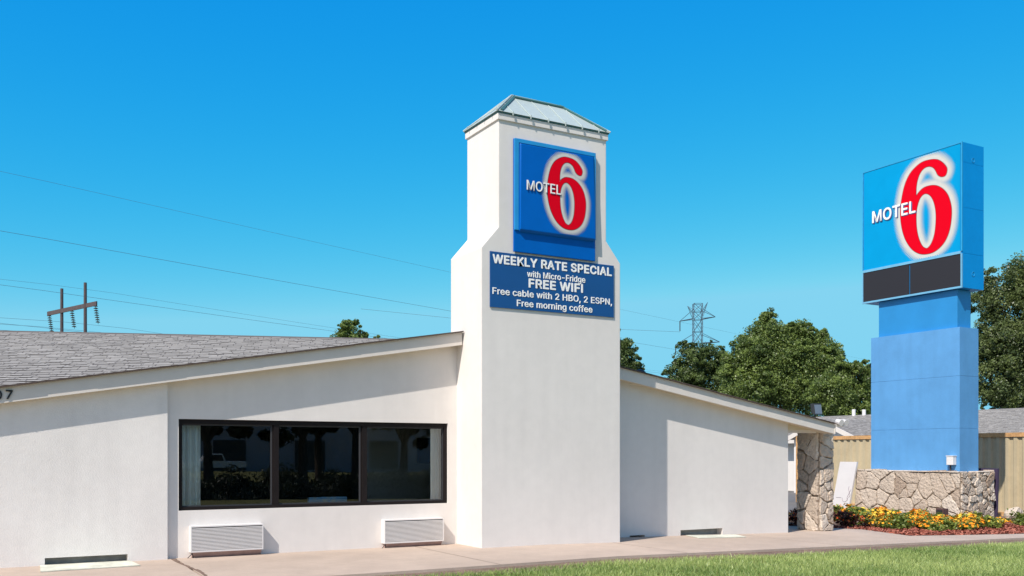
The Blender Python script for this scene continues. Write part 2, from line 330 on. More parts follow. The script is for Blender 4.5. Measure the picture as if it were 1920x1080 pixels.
# letter outlines, 1000 units to the cap height: {style: {char: [advance, [outline, ...]]}}
import json
GLYPHS = json.loads('''{"m":{"0":[891,[[446,-13,342,2,255,47,186,122,135,223,104,349,94,499,104,649,136,776,187,878,256,952,343,998,446,1013,548,998,635,952,704,878,755,776,786,649,797,499,786,349,755,223,705,122,636,47,549,2],[446,97,513,109,570,145,616,203,649,283,669,382,676,499,669,618,649,717,616,797,570,855,513,891,446,903,377,891,320,855,275,797,242,717,222,618,215,499,222,382,242,283,275,203,320,145,377,109]]],"7":[891,[[191,0,636,881,636,889,122,889,122,1000,768,1000,768,882,324,0]]],"E":[823,[[118,0,118,1000,732,1000,732,888,245,888,245,562,699,562,699,450,245,450,245,112,738,112,738,0]]],"L":[772,[[118,0,118,1000,245,1000,245,112,710,112,710,0]]],"M":[1235,[[118,0,118,1000,298,1000,545,368,554,343,565,312,576,278,588,241,600,203,612,165,623,129,632,96,604,96,614,127,625,162,636,200,649,238,661,276,672,311,683,342,693,368,936,1000,1116,1000,1116,0,991,0,991,572,991,605,992,643,992,683,993,725,994,768,995,812,996,856,997,899,1008,899,994,852,978,805,963,758,947,713,933,671,919,633,906,599,896,572,672,0,562,0,335,572,325,598,313,631,299,668,285,710,270,754,254,801,237,850,220,899,234,899,235,860,236,818,237,774,238,731,238,687,239,646,239,607,240,572,240,0]]],"O":[1048,[[525,-13,403,2,296,49,206,125,137,227,94,352,79,499,94,647,137,773,206,875,296,951,403,998,525,1013,647,998,754,951,844,875,912,773,955,647,969,499,955,352,912,227,844,125,754,49,647,2],[525,104,610,115,687,149,752,205,803,283,835,382,846,499,835,618,803,717,752,795,687,851,610,885,525,896,439,885,362,850,297,794,246,716,214,618,203,499,214,382,246,284,297,206,362,150,439,115]]],"T":[882,[[62,888,62,1000,819,1000,819,888,505,888,505,0,379,0,379,888]]]," ":[369,[]]},"x":{"A":[943,[[32,0,396,1000,543,1000,910,0,777,0,564,595,543,656,519,732,491,825,456,940,482,940,448,823,418,729,394,654,374,595,167,0],[216,279,216,391,727,391,727,279]]],"C":[1003,[[526,-13,403,2,295,49,205,125,137,227,94,352,79,499,94,647,137,773,205,875,295,951,403,998,526,1013,599,1008,669,991,733,964,790,926,840,879,880,822,910,758,930,685,803,685,788,733,765,776,737,812,702,842,663,866,620,883,574,893,526,896,438,884,361,850,296,793,246,715,214,617,203,499,214,382,246,284,296,207,361,150,439,116,526,104,574,107,620,118,663,135,702,158,737,188,765,225,788,267,803,315,930,315,911,243,881,178,840,122,791,74,734,37,669,9,600,-8]]],"E":[823,[[118,0,118,1000,732,1000,732,888,245,888,245,562,699,562,699,450,245,450,245,112,738,112,738,0]]],"F":[806,[[118,0,118,1000,726,1000,726,888,245,888,245,547,681,547,681,435,245,435,245,0]]],"I":[356,[[118,0,118,1000,238,1000,238,0]]],"K":[917,[[205,286,205,425,240,470,273,513,308,555,343,596,379,637,416,677,715,1000,881,1000,454,542,448,543],[118,0,118,1000,245,1000,245,657,244,442,245,380,245,0],[732,0,369,509,448,608,882,0]]],"L":[772,[[118,0,118,1000,245,1000,245,112,710,112,710,0]]],"P":[874,[[118,0,118,1000,462,1000,568,990,653,958,719,909,766,845,794,769,803,683,794,598,766,522,719,457,653,407,568,376,462,365,215,365,215,477,457,477,528,483,584,503,626,535,655,577,672,627,677,683,672,740,655,789,626,831,584,862,527,882,456,889,245,889,245,0]]],"R":[883,[[118,0,118,1000,464,1000,569,990,655,960,721,913,767,851,795,777,805,692,795,607,767,534,721,473,654,427,569,398,464,389,189,389,189,501,459,501,530,507,585,524,627,553,656,591,673,637,679,692,673,748,656,796,627,835,585,864,529,882,458,889,245,889,245,0],[694,0,452,450,595,450,841,0]]],"S":[878,[[440,-17,338,-9,251,18,179,61,126,118,90,188,75,268,205,268,217,216,243,172,280,139,327,115,381,101,440,97,504,102,562,118,610,145,648,181,671,224,679,274,673,317,653,352,622,379,582,402,534,421,481,437,361,470,251,512,169,568,119,641,102,732,113,811,147,880,201,936,270,979,353,1005,446,1013,540,1005,621,978,689,936,741,882,775,817,788,743,663,743,642,810,594,860,526,891,442,901,382,896,329,880,285,855,253,822,233,783,226,738,234,692,257,656,292,627,333,606,376,589,417,577,519,549,565,536,612,518,660,496,705,467,744,432,776,388,796,336,803,272,792,195,760,125,707,66,636,21,546,-8]]],"T":[882,[[62,888,62,1000,819,1000,819,888,505,888,505,0,379,0,379,888]]],"W":[1349,[[305,0,32,1000,162,1000,321,385,333,336,345,286,356,235,367,184,378,132,387,78,372,78,382,132,393,184,404,235,415,286,428,336,440,385,602,1000,746,1000,907,385,920,336,933,286,944,235,956,184,967,132,977,78,960,78,970,132,981,184,992,235,1003,286,1015,336,1028,385,1186,1000,1316,1000,1042,0,895,0,723,635,706,700,691,769,675,847,660,934,687,934,673,851,658,776,643,705,625,635,453,0]]],"Y":[928,[[400,0,400,409,32,1000,179,1000,378,677,409,625,437,574,463,519,491,453,440,453,467,520,494,576,521,626,551,677,749,1000,895,1000,527,409,527,0]]]," ":[369,[]]},"s":{",":[369,[[74,-235,133,140,269,140,166,-235]]],"-":[891,[[662,481,662,369,224,369,224,481]]],"2":[891,[[126,0,126,93,460,450,513,506,555,555,587,600,611,642,625,685,630,730,623,780,605,823,575,857,537,883,491,898,440,903,385,897,339,880,301,851,273,813,255,766,250,711,129,711,139,796,169,869,218,930,281,976,357,1004,442,1013,527,1004,601,976,663,932,710,875,739,808,749,732,744,677,729,624,702,569,660,508,602,437,525,353,300,119,300,111,765,111,765,0]]],"B":[897,[[118,0,118,1000,474,1000,569,991,646,964,706,923,749,869,774,805,783,735,777,677,760,629,734,591,700,562,661,540,619,524,619,515,667,506,714,483,756,447,791,399,814,340,821,268,813,196,787,131,742,77,677,35,592,9,485,0],[245,112,481,112,581,123,648,157,686,207,699,268,692,317,673,361,642,399,601,429,549,447,488,454,245,454],[245,561,468,561,520,566,566,582,605,608,635,642,654,683,660,732,649,793,614,843,556,877,472,888,245,888]]],"E":[823,[[118,0,118,1000,732,1000,732,888,245,888,245,562,699,562,699,450,245,450,245,112,738,112,738,0]]],"F":[806,[[118,0,118,1000,726,1000,726,888,245,888,245,547,681,547,681,435,245,435,245,0]]],"H":[1016,[[118,0,118,1000,245,1000,245,568,771,568,771,1000,898,1000,898,0,771,0,771,456,245,456,245,0]]],"M":[1235,[[118,0,118,1000,298,1000,545,368,554,343,565,312,576,278,588,241,600,203,612,165,623,129,632,96,604,96,614,127,625,162,636,200,649,238,661,276,672,311,683,342,693,368,936,1000,1116,1000,1116,0,991,0,991,572,991,605,992,643,992,683,993,725,994,768,995,812,996,856,997,899,1008,899,994,852,978,805,963,758,947,713,933,671,919,633,906,599,896,572,672,0,562,0,335,572,325,598,313,631,299,668,285,710,270,754,254,801,237,850,220,899,234,899,235,860,236,818,237,774,238,731,238,687,239,646,239,607,240,572,240,0]]],"N":[1029,[[118,0,118,1000,268,1000,674,359,692,331,713,296,736,255,762,210,788,160,813,108,796,105,791,160,788,213,786,263,785,309,784,350,784,383,784,1000,911,1000,911,0,760,0,397,570,373,609,349,650,322,696,291,749,255,812,211,889,234,892,237,820,240,754,243,695,244,645,245,603,246,572,246,0]]],"O":[1048,[[525,-13,403,2,296,49,206,125,137,227,94,352,79,499,94,647,137,773,206,875,296,951,403,998,525,1013,647,998,754,951,844,875,912,773,955,647,969,499,955,352,912,227,844,125,754,49,647,2],[525,104,610,115,687,149,752,205,803,283,835,382,846,499,835,618,803,717,752,795,687,851,610,885,525,896,439,885,362,850,297,794,246,716,214,618,203,499,214,382,246,284,297,206,362,150,439,115]]],"P":[874,[[118,0,118,1000,462,1000,568,990,653,958,719,909,766,845,794,769,803,683,794,598,766,522,719,457,653,407,568,376,462,365,215,365,215,477,457,477,528,483,584,503,626,535,655,577,672,627,677,683,672,740,655,789,626,831,584,862,527,882,456,889,245,889,245,0]]],"S":[878,[[440,-17,338,-9,251,18,179,61,126,118,90,188,75,268,205,268,217,216,243,172,280,139,327,115,381,101,440,97,504,102,562,118,610,145,648,181,671,224,679,274,673,317,653,352,622,379,582,402,534,421,481,437,361,470,251,512,169,568,119,641,102,732,113,811,147,880,201,936,270,979,353,1005,446,1013,540,1005,621,978,689,936,741,882,775,817,788,743,663,743,642,810,594,860,526,891,442,901,382,896,329,880,285,855,253,822,233,783,226,738,234,692,257,656,292,627,333,606,376,589,417,577,519,549,565,536,612,518,660,496,705,467,744,432,776,388,796,336,803,272,792,195,760,125,707,66,636,21,546,-8]]],"a":[765,[[314,-17,247,-10,186,10,134,42,94,88,68,144,60,212,66,270,85,316,114,352,152,380,197,400,246,414,298,424,350,432,411,440,459,446,496,452,521,462,537,477,542,501,542,505,537,547,524,583,502,612,471,633,432,646,385,650,335,646,293,634,259,615,231,591,211,565,197,538,81,572,112,633,154,680,205,715,261,738,321,751,381,756,423,753,470,746,517,731,562,708,602,675,634,630,655,570,662,494,662,0,544,0,544,102,536,102,519,76,495,48,464,23,423,2,374,-12],[335,89,397,96,448,115,488,145,518,183,536,226,542,271,542,373,530,365,510,358,484,351,455,346,424,341,394,337,367,333,345,330,303,323,264,312,230,296,203,274,186,244,181,206,185,171,200,142,224,119,255,103,292,93]]],"b":[834,[[451,-16,389,-10,339,7,300,33,271,61,249,90,232,115,220,115,220,0,103,0,103,1000,223,1000,223,628,232,628,249,652,270,680,299,708,337,733,387,750,450,756,538,744,615,709,679,652,727,575,757,481,767,371,757,261,727,166,679,89,616,32,539,-4],[433,92,497,101,549,129,591,172,621,229,639,297,645,372,639,447,621,513,591,569,550,612,497,639,433,648,369,640,317,613,276,572,246,517,228,450,221,372,228,294,246,226,276,170,318,128,370,101]]],"c":[778,[[407,-16,312,-4,230,32,161,90,110,167,78,261,67,368,78,478,110,572,161,649,230,707,312,744,407,756,461,752,511,741,558,724,600,700,637,669,668,633,693,591,711,544,595,515,585,543,571,568,553,591,531,611,505,627,476,639,443,646,407,648,340,639,285,610,243,565,213,508,195,441,189,368,195,297,213,231,243,174,285,130,340,101,407,91,444,94,477,101,506,114,532,130,555,150,573,174,588,201,598,230,713,201,696,153,671,110,639,73,602,42,559,17,512,-1,461,-12]]],"d":[834,[[384,-16,296,-4,219,32,155,89,107,166,77,261,67,371,77,481,108,575,156,652,220,709,297,744,385,756,448,750,497,733,536,708,565,680,586,652,602,628,611,628,611,1000,731,1000,731,0,615,0,615,115,603,115,586,90,564,61,534,33,496,7,446,-10],[402,92,465,101,517,128,559,170,589,226,607,294,613,372,607,450,589,517,559,572,518,613,465,640,402,648,337,639,284,612,243,569,213,513,195,447,189,372,195,297,213,229,243,172,285,129,338,101]]],"e":[794,[[417,-16,316,-4,230,32,161,90,109,167,78,260,67,367,78,475,109,569,159,647,226,706,308,743,403,756,464,751,522,735,578,709,628,670,670,619,702,554,723,475,730,381,730,333,147,333,147,434,664,434,609,397,603,467,585,528,556,578,516,617,465,641,403,649,341,641,288,616,245,578,214,530,195,474,189,415,189,349,196,273,217,209,251,158,297,121,353,98,417,91,460,94,499,104,532,120,561,143,584,172,601,207,717,179,694,124,659,77,612,38,555,9,490,-10]]],"f":[499,[[448,746,448,643,13,643,13,746],[158,0,158,848,166,907,188,955,222,993,266,1020,316,1036,368,1042,406,1040,437,1036,461,1030,477,1024,447,921,436,924,422,928,405,931,383,932,336,925,303,904,285,870,279,823,279,0]]],"g":[836,[[407,-296,330,-291,263,-274,207,-249,162,-216,126,-178,99,-136,199,-80,217,-104,239,-130,267,-154,303,-173,349,-187,407,-191,489,-180,555,-148,598,-92,612,-11,612,134,602,134,585,109,563,82,534,54,496,31,446,15,383,9,298,20,221,52,157,105,108,177,77,268,67,376,77,484,108,577,157,652,221,709,298,744,385,756,448,750,498,733,537,708,566,680,588,652,605,627,615,627,615,746,732,746,732,-17,721,-106,689,-177,637,-230,571,-267,493,-289],[403,116,466,124,518,148,559,186,590,238,608,302,614,379,608,454,590,519,560,573,519,614,466,640,403,648,338,639,285,612,243,570,213,516,195,451,189,379,195,305,214,241,244,188,286,149,339,124]]],"h":[806,[[223,446,223,0,103,0,103,1000,223,1000,223,565,201,565,243,653,299,712,368,745,447,756,518,748,580,724,631,685,670,631,694,560,702,472,702,0,582,0,582,462,571,540,537,598,483,635,413,647,362,641,316,624,278,595,248,556,230,506]]],"i":[328,[[103,0,103,746,223,746,223,0],[164,870,133,876,106,894,87,919,81,950,87,981,106,1006,133,1024,164,1030,197,1024,224,1006,242,981,248,950,242,919,224,894,197,876]]],"l":[372,[[274,-5,198,6,145,40,114,93,103,166,103,1000,223,1000,223,194,227,151,236,122,255,107,287,102,303,102,315,103,325,105,334,107,355,5,338,2,318,-2,296,-4]]],"m":[1199,[[103,0,103,746,220,746,221,581,211,581,231,635,260,680,297,715,338,739,384,754,431,759,506,747,565,709,607,652,631,579,614,579,633,631,663,674,702,710,748,737,801,754,858,759,921,752,977,731,1025,695,1063,646,1087,581,1095,501,1095,0,974,0,974,499,963,568,929,615,880,641,823,650,776,644,736,629,703,603,679,570,664,531,659,486,659,0,539,0,539,511,529,567,497,611,450,640,392,650,350,645,310,629,275,604,247,568,229,523,223,468,223,0]]],"n":[805,[[223,446,223,0,103,0,103,746,219,746,220,565,201,565,243,653,299,712,368,745,447,756,518,748,580,724,631,685,669,631,694,560,702,472,702,0,582,0,582,462,571,540,537,598,483,635,413,647,362,641,316,624,278,595,248,556,230,506]]],"o":[816,[[407,-16,312,-4,230,32,161,90,110,167,78,261,67,368,78,478,110,572,161,649,230,707,312,744,407,756,504,744,587,707,655,649,706,572,738,478,749,368,738,261,706,167,655,90,587,32,504,-4],[407,91,476,101,531,130,574,174,604,231,622,297,628,368,622,441,604,507,574,565,531,610,476,639,407,648,340,639,285,610,243,565,213,508,195,441,189,368,195,297,213,231,243,174,285,130,340,101]]],"r":[509,[[103,0,103,746,219,746,219,631,227,631,255,682,300,722,355,748,419,756,434,756,451,756,467,755,479,754,479,634,469,635,452,638,430,640,407,640,357,635,313,618,276,592,247,557,229,515,223,466,223,0]]],"t":[447,[[401,746,401,643,13,643,13,746],[128,926,248,926,248,192,253,150,267,120,294,104,335,98,348,99,364,100,381,103,397,105,419,3,399,-2,377,-5,354,-7,331,-8,245,4,181,42,141,102,128,183]]],"w":[1115,[[270,0,44,746,171,746,262,420,282,348,302,268,323,180,344,81,324,81,344,177,365,265,385,346,405,420,495,746,622,746,711,420,730,347,750,267,770,179,791,81,769,81,791,178,812,266,832,346,852,420,944,746,1070,746,844,0,724,0,627,338,613,390,599,442,585,496,571,551,558,607,544,664,571,664,558,607,544,551,530,496,516,442,502,389,487,338,391,0]]]," ":[369,[]]}}''')
def text_obj(name, body, width, cap, origin, right, normal, mat_, parent, style='s', thick=.004, space=0, grow=0):
    """letters `width` x `cap` metres whose lower left corner is at origin, standing on a wall"""
    G_ = GLYPHS[style]; pen = 0; loops_ = []
    for ch in body:
        adv, lps = G_[ch]; lps = [[(l[i], l[i+1]) for i in range(0,len(l),2)] for l in lps]
        loops_ += [[(x+pen, y) for x, y in l] for l in lps]; pen += adv+space+grow*1.1
    cu = bpy.data.curves.new('t', 'CURVE'); cu.dimensions = '2D'; cu.fill_mode = 'BOTH'; cu.extrude = .5
    for l in loops_:
        sp_ = cu.splines.new('POLY'); sp_.points.add(len(l)-1); sp_.use_cyclic_u = True
        for q, pt in zip(l, sp_.points): pt.co = (q[0]/1000, q[1]/1000, 0, 1)
    to = bpy.data.objects.new('t', cu); COL.objects.link(to); bpy.context.view_layer.update()
    me = bpy.data.meshes.new_from_object(to.evaluated_get(bpy.context.evaluated_depsgraph_get())); bpy.data.objects.remove(to); bpy.data.curves.remove(cu)
    co = np.array([v.co[:] for v in me.vertices]); gr = grow/1000; xa = co[:,0].min()-gr; sx = width/(co[:,0].max()+gr-xa); sz = cap/(1+2*gr)
    right = Vector(right); normal = Vector(normal); O = Vector(origin); mb = MB()
    # weight: the outline is laid down again in a ring of small shifts, each a hair prouder than the last
    sh = [(0,0)]+([(gr*math.cos(a_*math.pi/4+.12), gr*math.sin(a_*math.pi/4+.12)) for a_ in range(8)] if grow else [])
    for k, (dx,dy) in enumerate(sh):
        n0 = len(mb.v)
        mb.v += [tuple(O + right*((c[0]+dx-xa)*sx) + Vector((0,0,(c[1]+dy+gr)*sz)) + normal*(c[2]+.5)*(thick+k*.0006)) for c in co]
        mb.f += [[n0+q for q in f.vertices] for f in me.polygons if not all(co[q,2] < 0 for q in f.vertices)]
    mb.c = [.5]*len(mb.f); bpy.data.meshes.remove(me)
    return mb.build(name, mat_, parent, fix=False)

# the numeral, traced in metres on its 3.2 m cabinet
SIX_O = [(2.77,3.26),(2.78,3.15),(2.73,3.05),(2.61,3.05),(2.5,3.13),(2.44,3.25),(2.36,3.36),(2.22,3.43),(2.06,3.41),(1.93,3.29),(1.85,3.1),(1.82,2.89),(1.82,2.7),(1.9,2.79),(2.06,2.88),(2.26,2.89),(2.44,2.85),(2.63,2.73),(2.8,2.52),(2.9,2.23),(2.92,1.96),(2.87,1.6),(2.75,1.32),(2.58,1.15),(2.36,1.05),(2.12,1.04),(1.9,1.1),(1.68,1.26),(1.49,1.53),(1.37,1.84),(1.31,2.18),(1.31,2.5),(1.36,2.81),(1.45,3.11),(1.6,3.36),(1.79,3.51),(2.01,3.6),(2.26,3.6),(2.47,3.55),(2.64,3.43)]
SIX_I = [(2.15,2.7),(2.29,2.59),(2.39,2.38),(2.44,2.12),(2.44,1.84),(2.4,1.54),(2.31,1.31),(2.2,1.2),(2.12,1.2),(2.01,1.29),(1.9,1.52),(1.84,1.78),(1.82,2.07),(1.84,2.35),(1.92,2.58),(2.03,2.69)]
def catmull(P, k=5, corner=None):
    n = len(P); out = []
    for i in range(n):
        p0, p1, p2, p3 = [np.array(P[(i+j-1) % n]) for j in range(4)]
        if corner is not None and i == corner: p0 = p1
        if corner is not None and (i+1) % n == corner: p3 = p2
        for s in range(k):
            t = s/k; out.append(.5*((2*p1)+(-p0+p2)*t+(2*p0-5*p1+4*p2-p3)*t*t+(-p0+3*p1-3*p2+p3)*t**3))
    return np.array(out)
OUT = catmull(SIX_O, 5, 12); INN = catmull(SIX_I, 5)
def seg_dist(P, A):
    B = np.roll(A, -1, 0); d = B-A; L2 = (d*d).sum(1)+1e-12
    t = np.clip(((P[:,None,:]-A)*d).sum(2)/L2, 0, 1); q = A+t[...,None]*d
    return np.sqrt(((P[:,None,:]-q)**2).sum(2)).min(1)
def inside(P, A):
    B = np.roll(A, -1, 0); x, y = P[:,0][:,None], P[:,1][:,None]
    c = ((A[:,1] > y) != (B[:,1] > y)) & (x < (B[:,0]-A[:,0])*(y-A[:,1])/(B[:,1]-A[:,1]+1e-12)+A[:,0])
    return c.sum(1) % 2 == 1
def six_numeral(name, f, mat_, parent, grow=0.0):
    """f maps (u,v) metres to a world point"""
    import mathutils.geometry as mg
    o2, i2 = OUT.copy(), INN.copy()
    if grow:
        def off(A, s):
            t = np.roll(A,-1,0)-np.roll(A,1,0); t /= np.linalg.norm(t,axis=1)[:,None]+1e-9
            return A + s*np.stack([t[:,1],-t[:,0]],1)
        def area(A): return .5*np.sum(A[:,0]*np.roll(A[:,1],-1)-A[:,1]*np.roll(A[:,0],-1))
        o2 = off(o2, grow*np.sign(area(o2))); i2 = off(i2, -grow*np.sign(area(i2)))
    loops = [[Vector((p[0],p[1],0)) for p in o2], [Vector((p[0],p[1],0)) for p in i2]]
    tris = mg.tessellate_polygon(loops); pts = np.concatenate([o2, i2])
    mb = MB(); mb.v = [tuple(f(*p)) for p in pts]; mb.f = [list(t) for t in tris]; mb.c = [.5]*len(tris)
    return mb.build(name, mat_, parent)
def six_halo(name, f, mat_, parent, d0=.11, d1=.255, cell=.05, lim=(.05,3.15,.93,3.78)):
    """white halo: a solid band that breaks up into a halftone of shrinking diamonds"""
    g = []
    for i in range(-140, 140):
        for j in range(-140, 140):
            u, v = 2.1+(i-j)*cell*.5*math.sqrt(2), 2.3+(i+j)*cell*.5*math.sqrt(2)
            if lim[0] < u < lim[1] and lim[2] < v < lim[3]: g.append((u, v))
    P = np.array(g); d = np.minimum(seg_dist(P, OUT), seg_dist(P, INN))
    red = inside(P, OUT) & ~inside(P, INN); d[red] = 0
    mb = MB()
    for (u, v), q in zip(P, d):
        if q > d1: continue
        s = 1.0 if q < d0 else .93*(1-(q-d0)/(d1-d0))**.5
        if s < .18: continue
        h = cell*.5*math.sqrt(2)*s
        mb.poly([f(u-h,v), f(u,v-h), f(u+h,v), f(u,v+h)])
    return mb.build(name, mat_, parent, fix=False)

def voronoi_stones(W, H, n, seed, joint=.014, depth=(.02,.055), rough=.012, aspect=1.0):
    """polygons of an irregular flagstone facing on a W x H wall; returns list of (outer ring, top ring, height, shade)"""
    r = random.Random(seed); pts = []
    tries = 0
    while len(pts) < n and tries < 20000:
        tries += 1
        p = (r.uniform(0,W), r.uniform(0,H))
        k = r.choice((.34,.5,.7,1.0))*math.sqrt(W*H/n)
        if all(abs(p[0]-q[0])/aspect+abs(p[1]-q[1]) > k for q in pts): pts.append(p)
    res = []
    for i, p in enumerate(pts):
        poly = [(0,0),(W,0),(W,H),(0,H)]
        for j, q in enumerate(pts):
            if i == j: continue
            mx, my = (p[0]+q[0])/2, (p[1]+q[1])/2; nx, ny = q[0]-p[0], q[1]-p[1]
            new = []
            for a, b in zip(poly, poly[1:]+poly[:1]):
                da, db = (a[0]-mx)*nx+(a[1]-my)*ny, (b[0]-mx)*nx+(b[1]-my)*ny
                if da <= 0: new.append(a)
                if da*db < 0: t = da/(da-db); new.append((a[0]+t*(b[0]-a[0]), a[1]+t*(b[1]-a[1])))
            poly = new
            if len(poly) < 3: break
        if len(poly) < 3: continue
        cx = sum(a[0] for a in poly)/len(poly); cy = sum(a[1] for a in poly)/len(poly)
        ring = []
        for a, b in zip(poly, poly[1:]+poly[:1]):
            L = math.hypot(b[0]-a[0], b[1]-a[1]); k = max(1, int(L/.07))
            for s in range(k):
                t = s/k; x, y = a[0]+t*(b[0]-a[0]), a[1]+t*(b[1]-a[1])
                dx, dy = cx-x, cy-y; D = math.hypot(dx,dy)+1e-6; q = min(D*.5, joint*r.uniform(.5,1.3)+ (0 if s else .012))
                jx, jy = r.uniform(-rough,rough), r.uniform(-rough,rough)
                ring.append((min(W,max(0,x+dx/D*q+jx)), min(H,max(0,y+dy/D*q+jy))))
        top = [(x+(cx-x)*.07, y+(cy-y)*.07) for x, y in ring]
        res.append((ring, top, (cx,cy), r.uniform(*depth), r.betavariate(2,1.6), (r.uniform(-.06,.06), r.uniform(-.06,.06))))
    return res
def stone_face(mb, f, W, H, n, seed, **k):
    """f(u,v,h) maps face coordinates to world"""
    for ring, top, c, h, sh, tl in voronoi_stones(W, H, n, seed, **k):
        m = len(ring); i = len(mb.v)
        hh = lambda q: h + tl[0]*(q[0]-c[0]) + tl[1]*(q[1]-c[1])
        mb.v += [tuple(f(x,y,-.004)) for x,y in ring] + [tuple(f(x,y,hh((x,y))*.7)) for x,y in ring] + [tuple(f(x,y,hh((x,y)))) for x,y in top] + [tuple(f(c[0],c[1],h+.004))]
        for a in range(m):
            b = (a+1) % m
            mb.f += [[i+a,i+b,i+m+b,i+m+a],[i+m+a,i+m+b,i+2*m+b,i+2*m+a],[i+2*m+a,i+2*m+b,i+3*m]]; mb.c += [sh]*3

def leaf_cloud(lobes, n, size, seed, clump=.22, squash=.85, inner=.45):
    """n leaf faces gathered in clumps spread through a set of ellipsoid lobes"""
    g = np.random.default_rng(seed); L = np.array(lobes, float); wt = L[:,3]**2; wt /= wt.sum()
    nc = max(30, n//110); li = g.choice(len(L), nc, p=wt)
    d = g.normal(size=(nc,3)); d /= np.linalg.norm(d,axis=1)[:,None]
    rad = (inner + (1-inner)*g.random(nc)**.6)*(1+g.normal(size=nc)*.10)
    cc = L[li,:3] + d*rad[:,None]*L[li,3:4]*np.array([1,1,squash])
    cr = L[li,3]*clump*(.6+.8*g.random(nc)); tone = g.random(nc)
    k = g.integers(0, nc, n)
    q_ = g.normal(size=(n,3)); q_ *= np.minimum(1,1.7/np.linalg.norm(q_,axis=1))[:,None]
    p = cc[k] + q_*cr[k][:,None]*np.array([1,1,.7])
    nrm = d[k]*.55 + g.normal(size=(n,3))*.6 + np.array([0,0,.35]); nrm /= np.linalg.norm(nrm,axis=1)[:,None]
    a = g.normal(size=(n,3)); u = np.cross(nrm,a); u /= np.linalg.norm(u,axis=1)[:,None]; v = np.cross(nrm,u)
    s = size*(.55+.9*g.random(n))[:,None]
    V = np.stack([p-u*s, p-v*s*.55, p+u*s, p+v*s*.55],1).reshape(-1,3)
    return V, np.clip(.6*tone[k]+.4*g.random(n),0,1)
def quads_obj(name, V, rnd, mat_, parent=None, nv=4):
    nq = len(V)//nv; me = bpy.data.meshes.new(name)
    me.vertices.add(len(V)); me.vertices.foreach_set('co', np.ascontiguousarray(V,dtype=np.float32).ravel())
    me.loops.add(nq*nv); me.loops.foreach_set('vertex_index', np.arange(nq*nv,dtype=np.int32))
    me.polygons.add(nq); me.polygons.foreach_set('loop_start', np.arange(0,nq*nv,nv,dtype=np.int32))
    a = me.attributes.new('rnd','FLOAT','FACE'); a.data.foreach_set('value', np.ascontiguousarray(rnd,dtype=np.float32))
    me.update(calc_edges=True); me.validate(); me.materials.append(mat_)
    o = bpy.data.objects.new(name, me); COL.objects.link(o)
    if parent: o.parent = parent; o.location = -world_loc(parent)
    return o
def tree(name, lobes, n, size, leaf, label, seed, group=None, ground=None, trunk_r=.22, inner=.4, clump=.19):
    L = np.array(lobes); cx, cy = np.average(L[:,0],weights=L[:,3]), np.average(L[:,1],weights=L[:,3])
    z0 = gz(cx) if ground is None else ground
    o = thing(name, (cx,cy,z0), label, 'tree', group)
    mb = MB(); r = random.Random(seed); fork = z0 + (L[:,2].min()-L[:,3].max()*.3-z0)*.7
    fork = max(z0+1.2, fork); base = Vector((cx,cy,z0-.1)); f = Vector((cx+r.uniform(-.2,.2),cy,fork))
    mb.bar(base, base.lerp(f,.12), trunk_r*1.5, 9, trunk_r); mb.bar(base.lerp(f,.12), f, trunk_r, 9, trunk_r*.75)
    for q in L:
        e = Vector(q[:3]); m1 = f.lerp(e,.5)+Vector((r.uniform(-.3,.3),r.uniform(-.3,.3),.25))
        mb.bar(f, m1, trunk_r*.5, 6, trunk_r*.33); mb.bar(m1, e, trunk_r*.33, 5, .03)
        for k in range(5):
            d = Vector((r.gauss(0,1),r.gauss(0,1),r.uniform(-.1,1))).normalized()*q[3]*.85
            mb.bar(m1.lerp(e,r.uniform(.3,1)), e+d, .045, 4, .012)
    mb.build('trunk', M['trunk'], o)
    sat = [tuple(q) for q in lobes]
    for q in L:                                     # smaller tufts break up the outline of each lobe
        for k in range(6):
            d = Vector((r.gauss(0,1),r.gauss(0,1),r.gauss(.25,.8))).normalized(); rr_ = q[3]*r.uniform(.18,.46)
            sat.append((q[0]+d.x*q[3]*1.0,q[1]+d.y*q[3]*1.0,q[2]+d.z*q[3]*1.0,rr_))
    lobes = sat
    V, c = leaf_cloud(lobes, n, size, seed, inner=inner, clump=clump); quads_obj('crown', V, c, leaf, o)
    return o

# ------------------------------------------------------------------ ground, paving
def strip(name, xs, y0, y1, dz, mat_, kind='structure', thick=0):
    mb = MB()
    f0 = y0 if callable(y0) else (lambda x: y0); f1 = y1 if callable(y1) else (lambda x: y1)
    for a, b in zip(xs, xs[1:]):
        if thick: mb.hexa([(a,f0(a),gz(a)+dz-thick),(b,f0(b),gz(b)+dz-thick),(b,f1(b),gz(b)+dz-thick),(a,f1(a),gz(a)+dz-thick),(a,f0(a),gz(a)+dz),(b,f0(b),gz(b)+dz),(b,f1(b),gz(b)+dz),(a,f1(a),gz(a)+dz)])
        else: mb.poly([(a,f0(a),gz(a)+dz),(b,f0(b),gz(b)+dz),(b,f1(b),gz(b)+dz),(a,f1(a),gz(a)+dz)])
    o = mb.build(name, mat_, fix=False); tag(o, kind=kind); return o
def polyfloor(name, pts, dz, mat_, kind='structure', thick=0, label=None, cat=None):
    mb = MB(); P = [(x,y,gz(x)+dz) for x,y in pts]
    if thick: mb.prism([(x,y,z-thick) for x,y,z in P], (0,0,thick))
    else: mb.poly(P)
    o = mb.build(name, mat_, fix=bool(thick)); tag(o, label, cat, kind=kind); return o
strip('ground', [-700,8.5,40,1200], -500, 1200, -.05, M['turf'])
lawn_edge = lambda x: 11.30 + .05*math.sin(x*.9) + max(0,(x-14))*.03
walk_front = lambda x: 11.64 if x < 6 else 11.64 + (x-6)*.03
strip('soil_edge', [-8,2,4,6,8.5,10,12,14,16,18,20,24,30], lambda x: lawn_edge(x)-.25, lambda x: walk_front(x)+.05, -.038, M['soil'])
walk = MB()
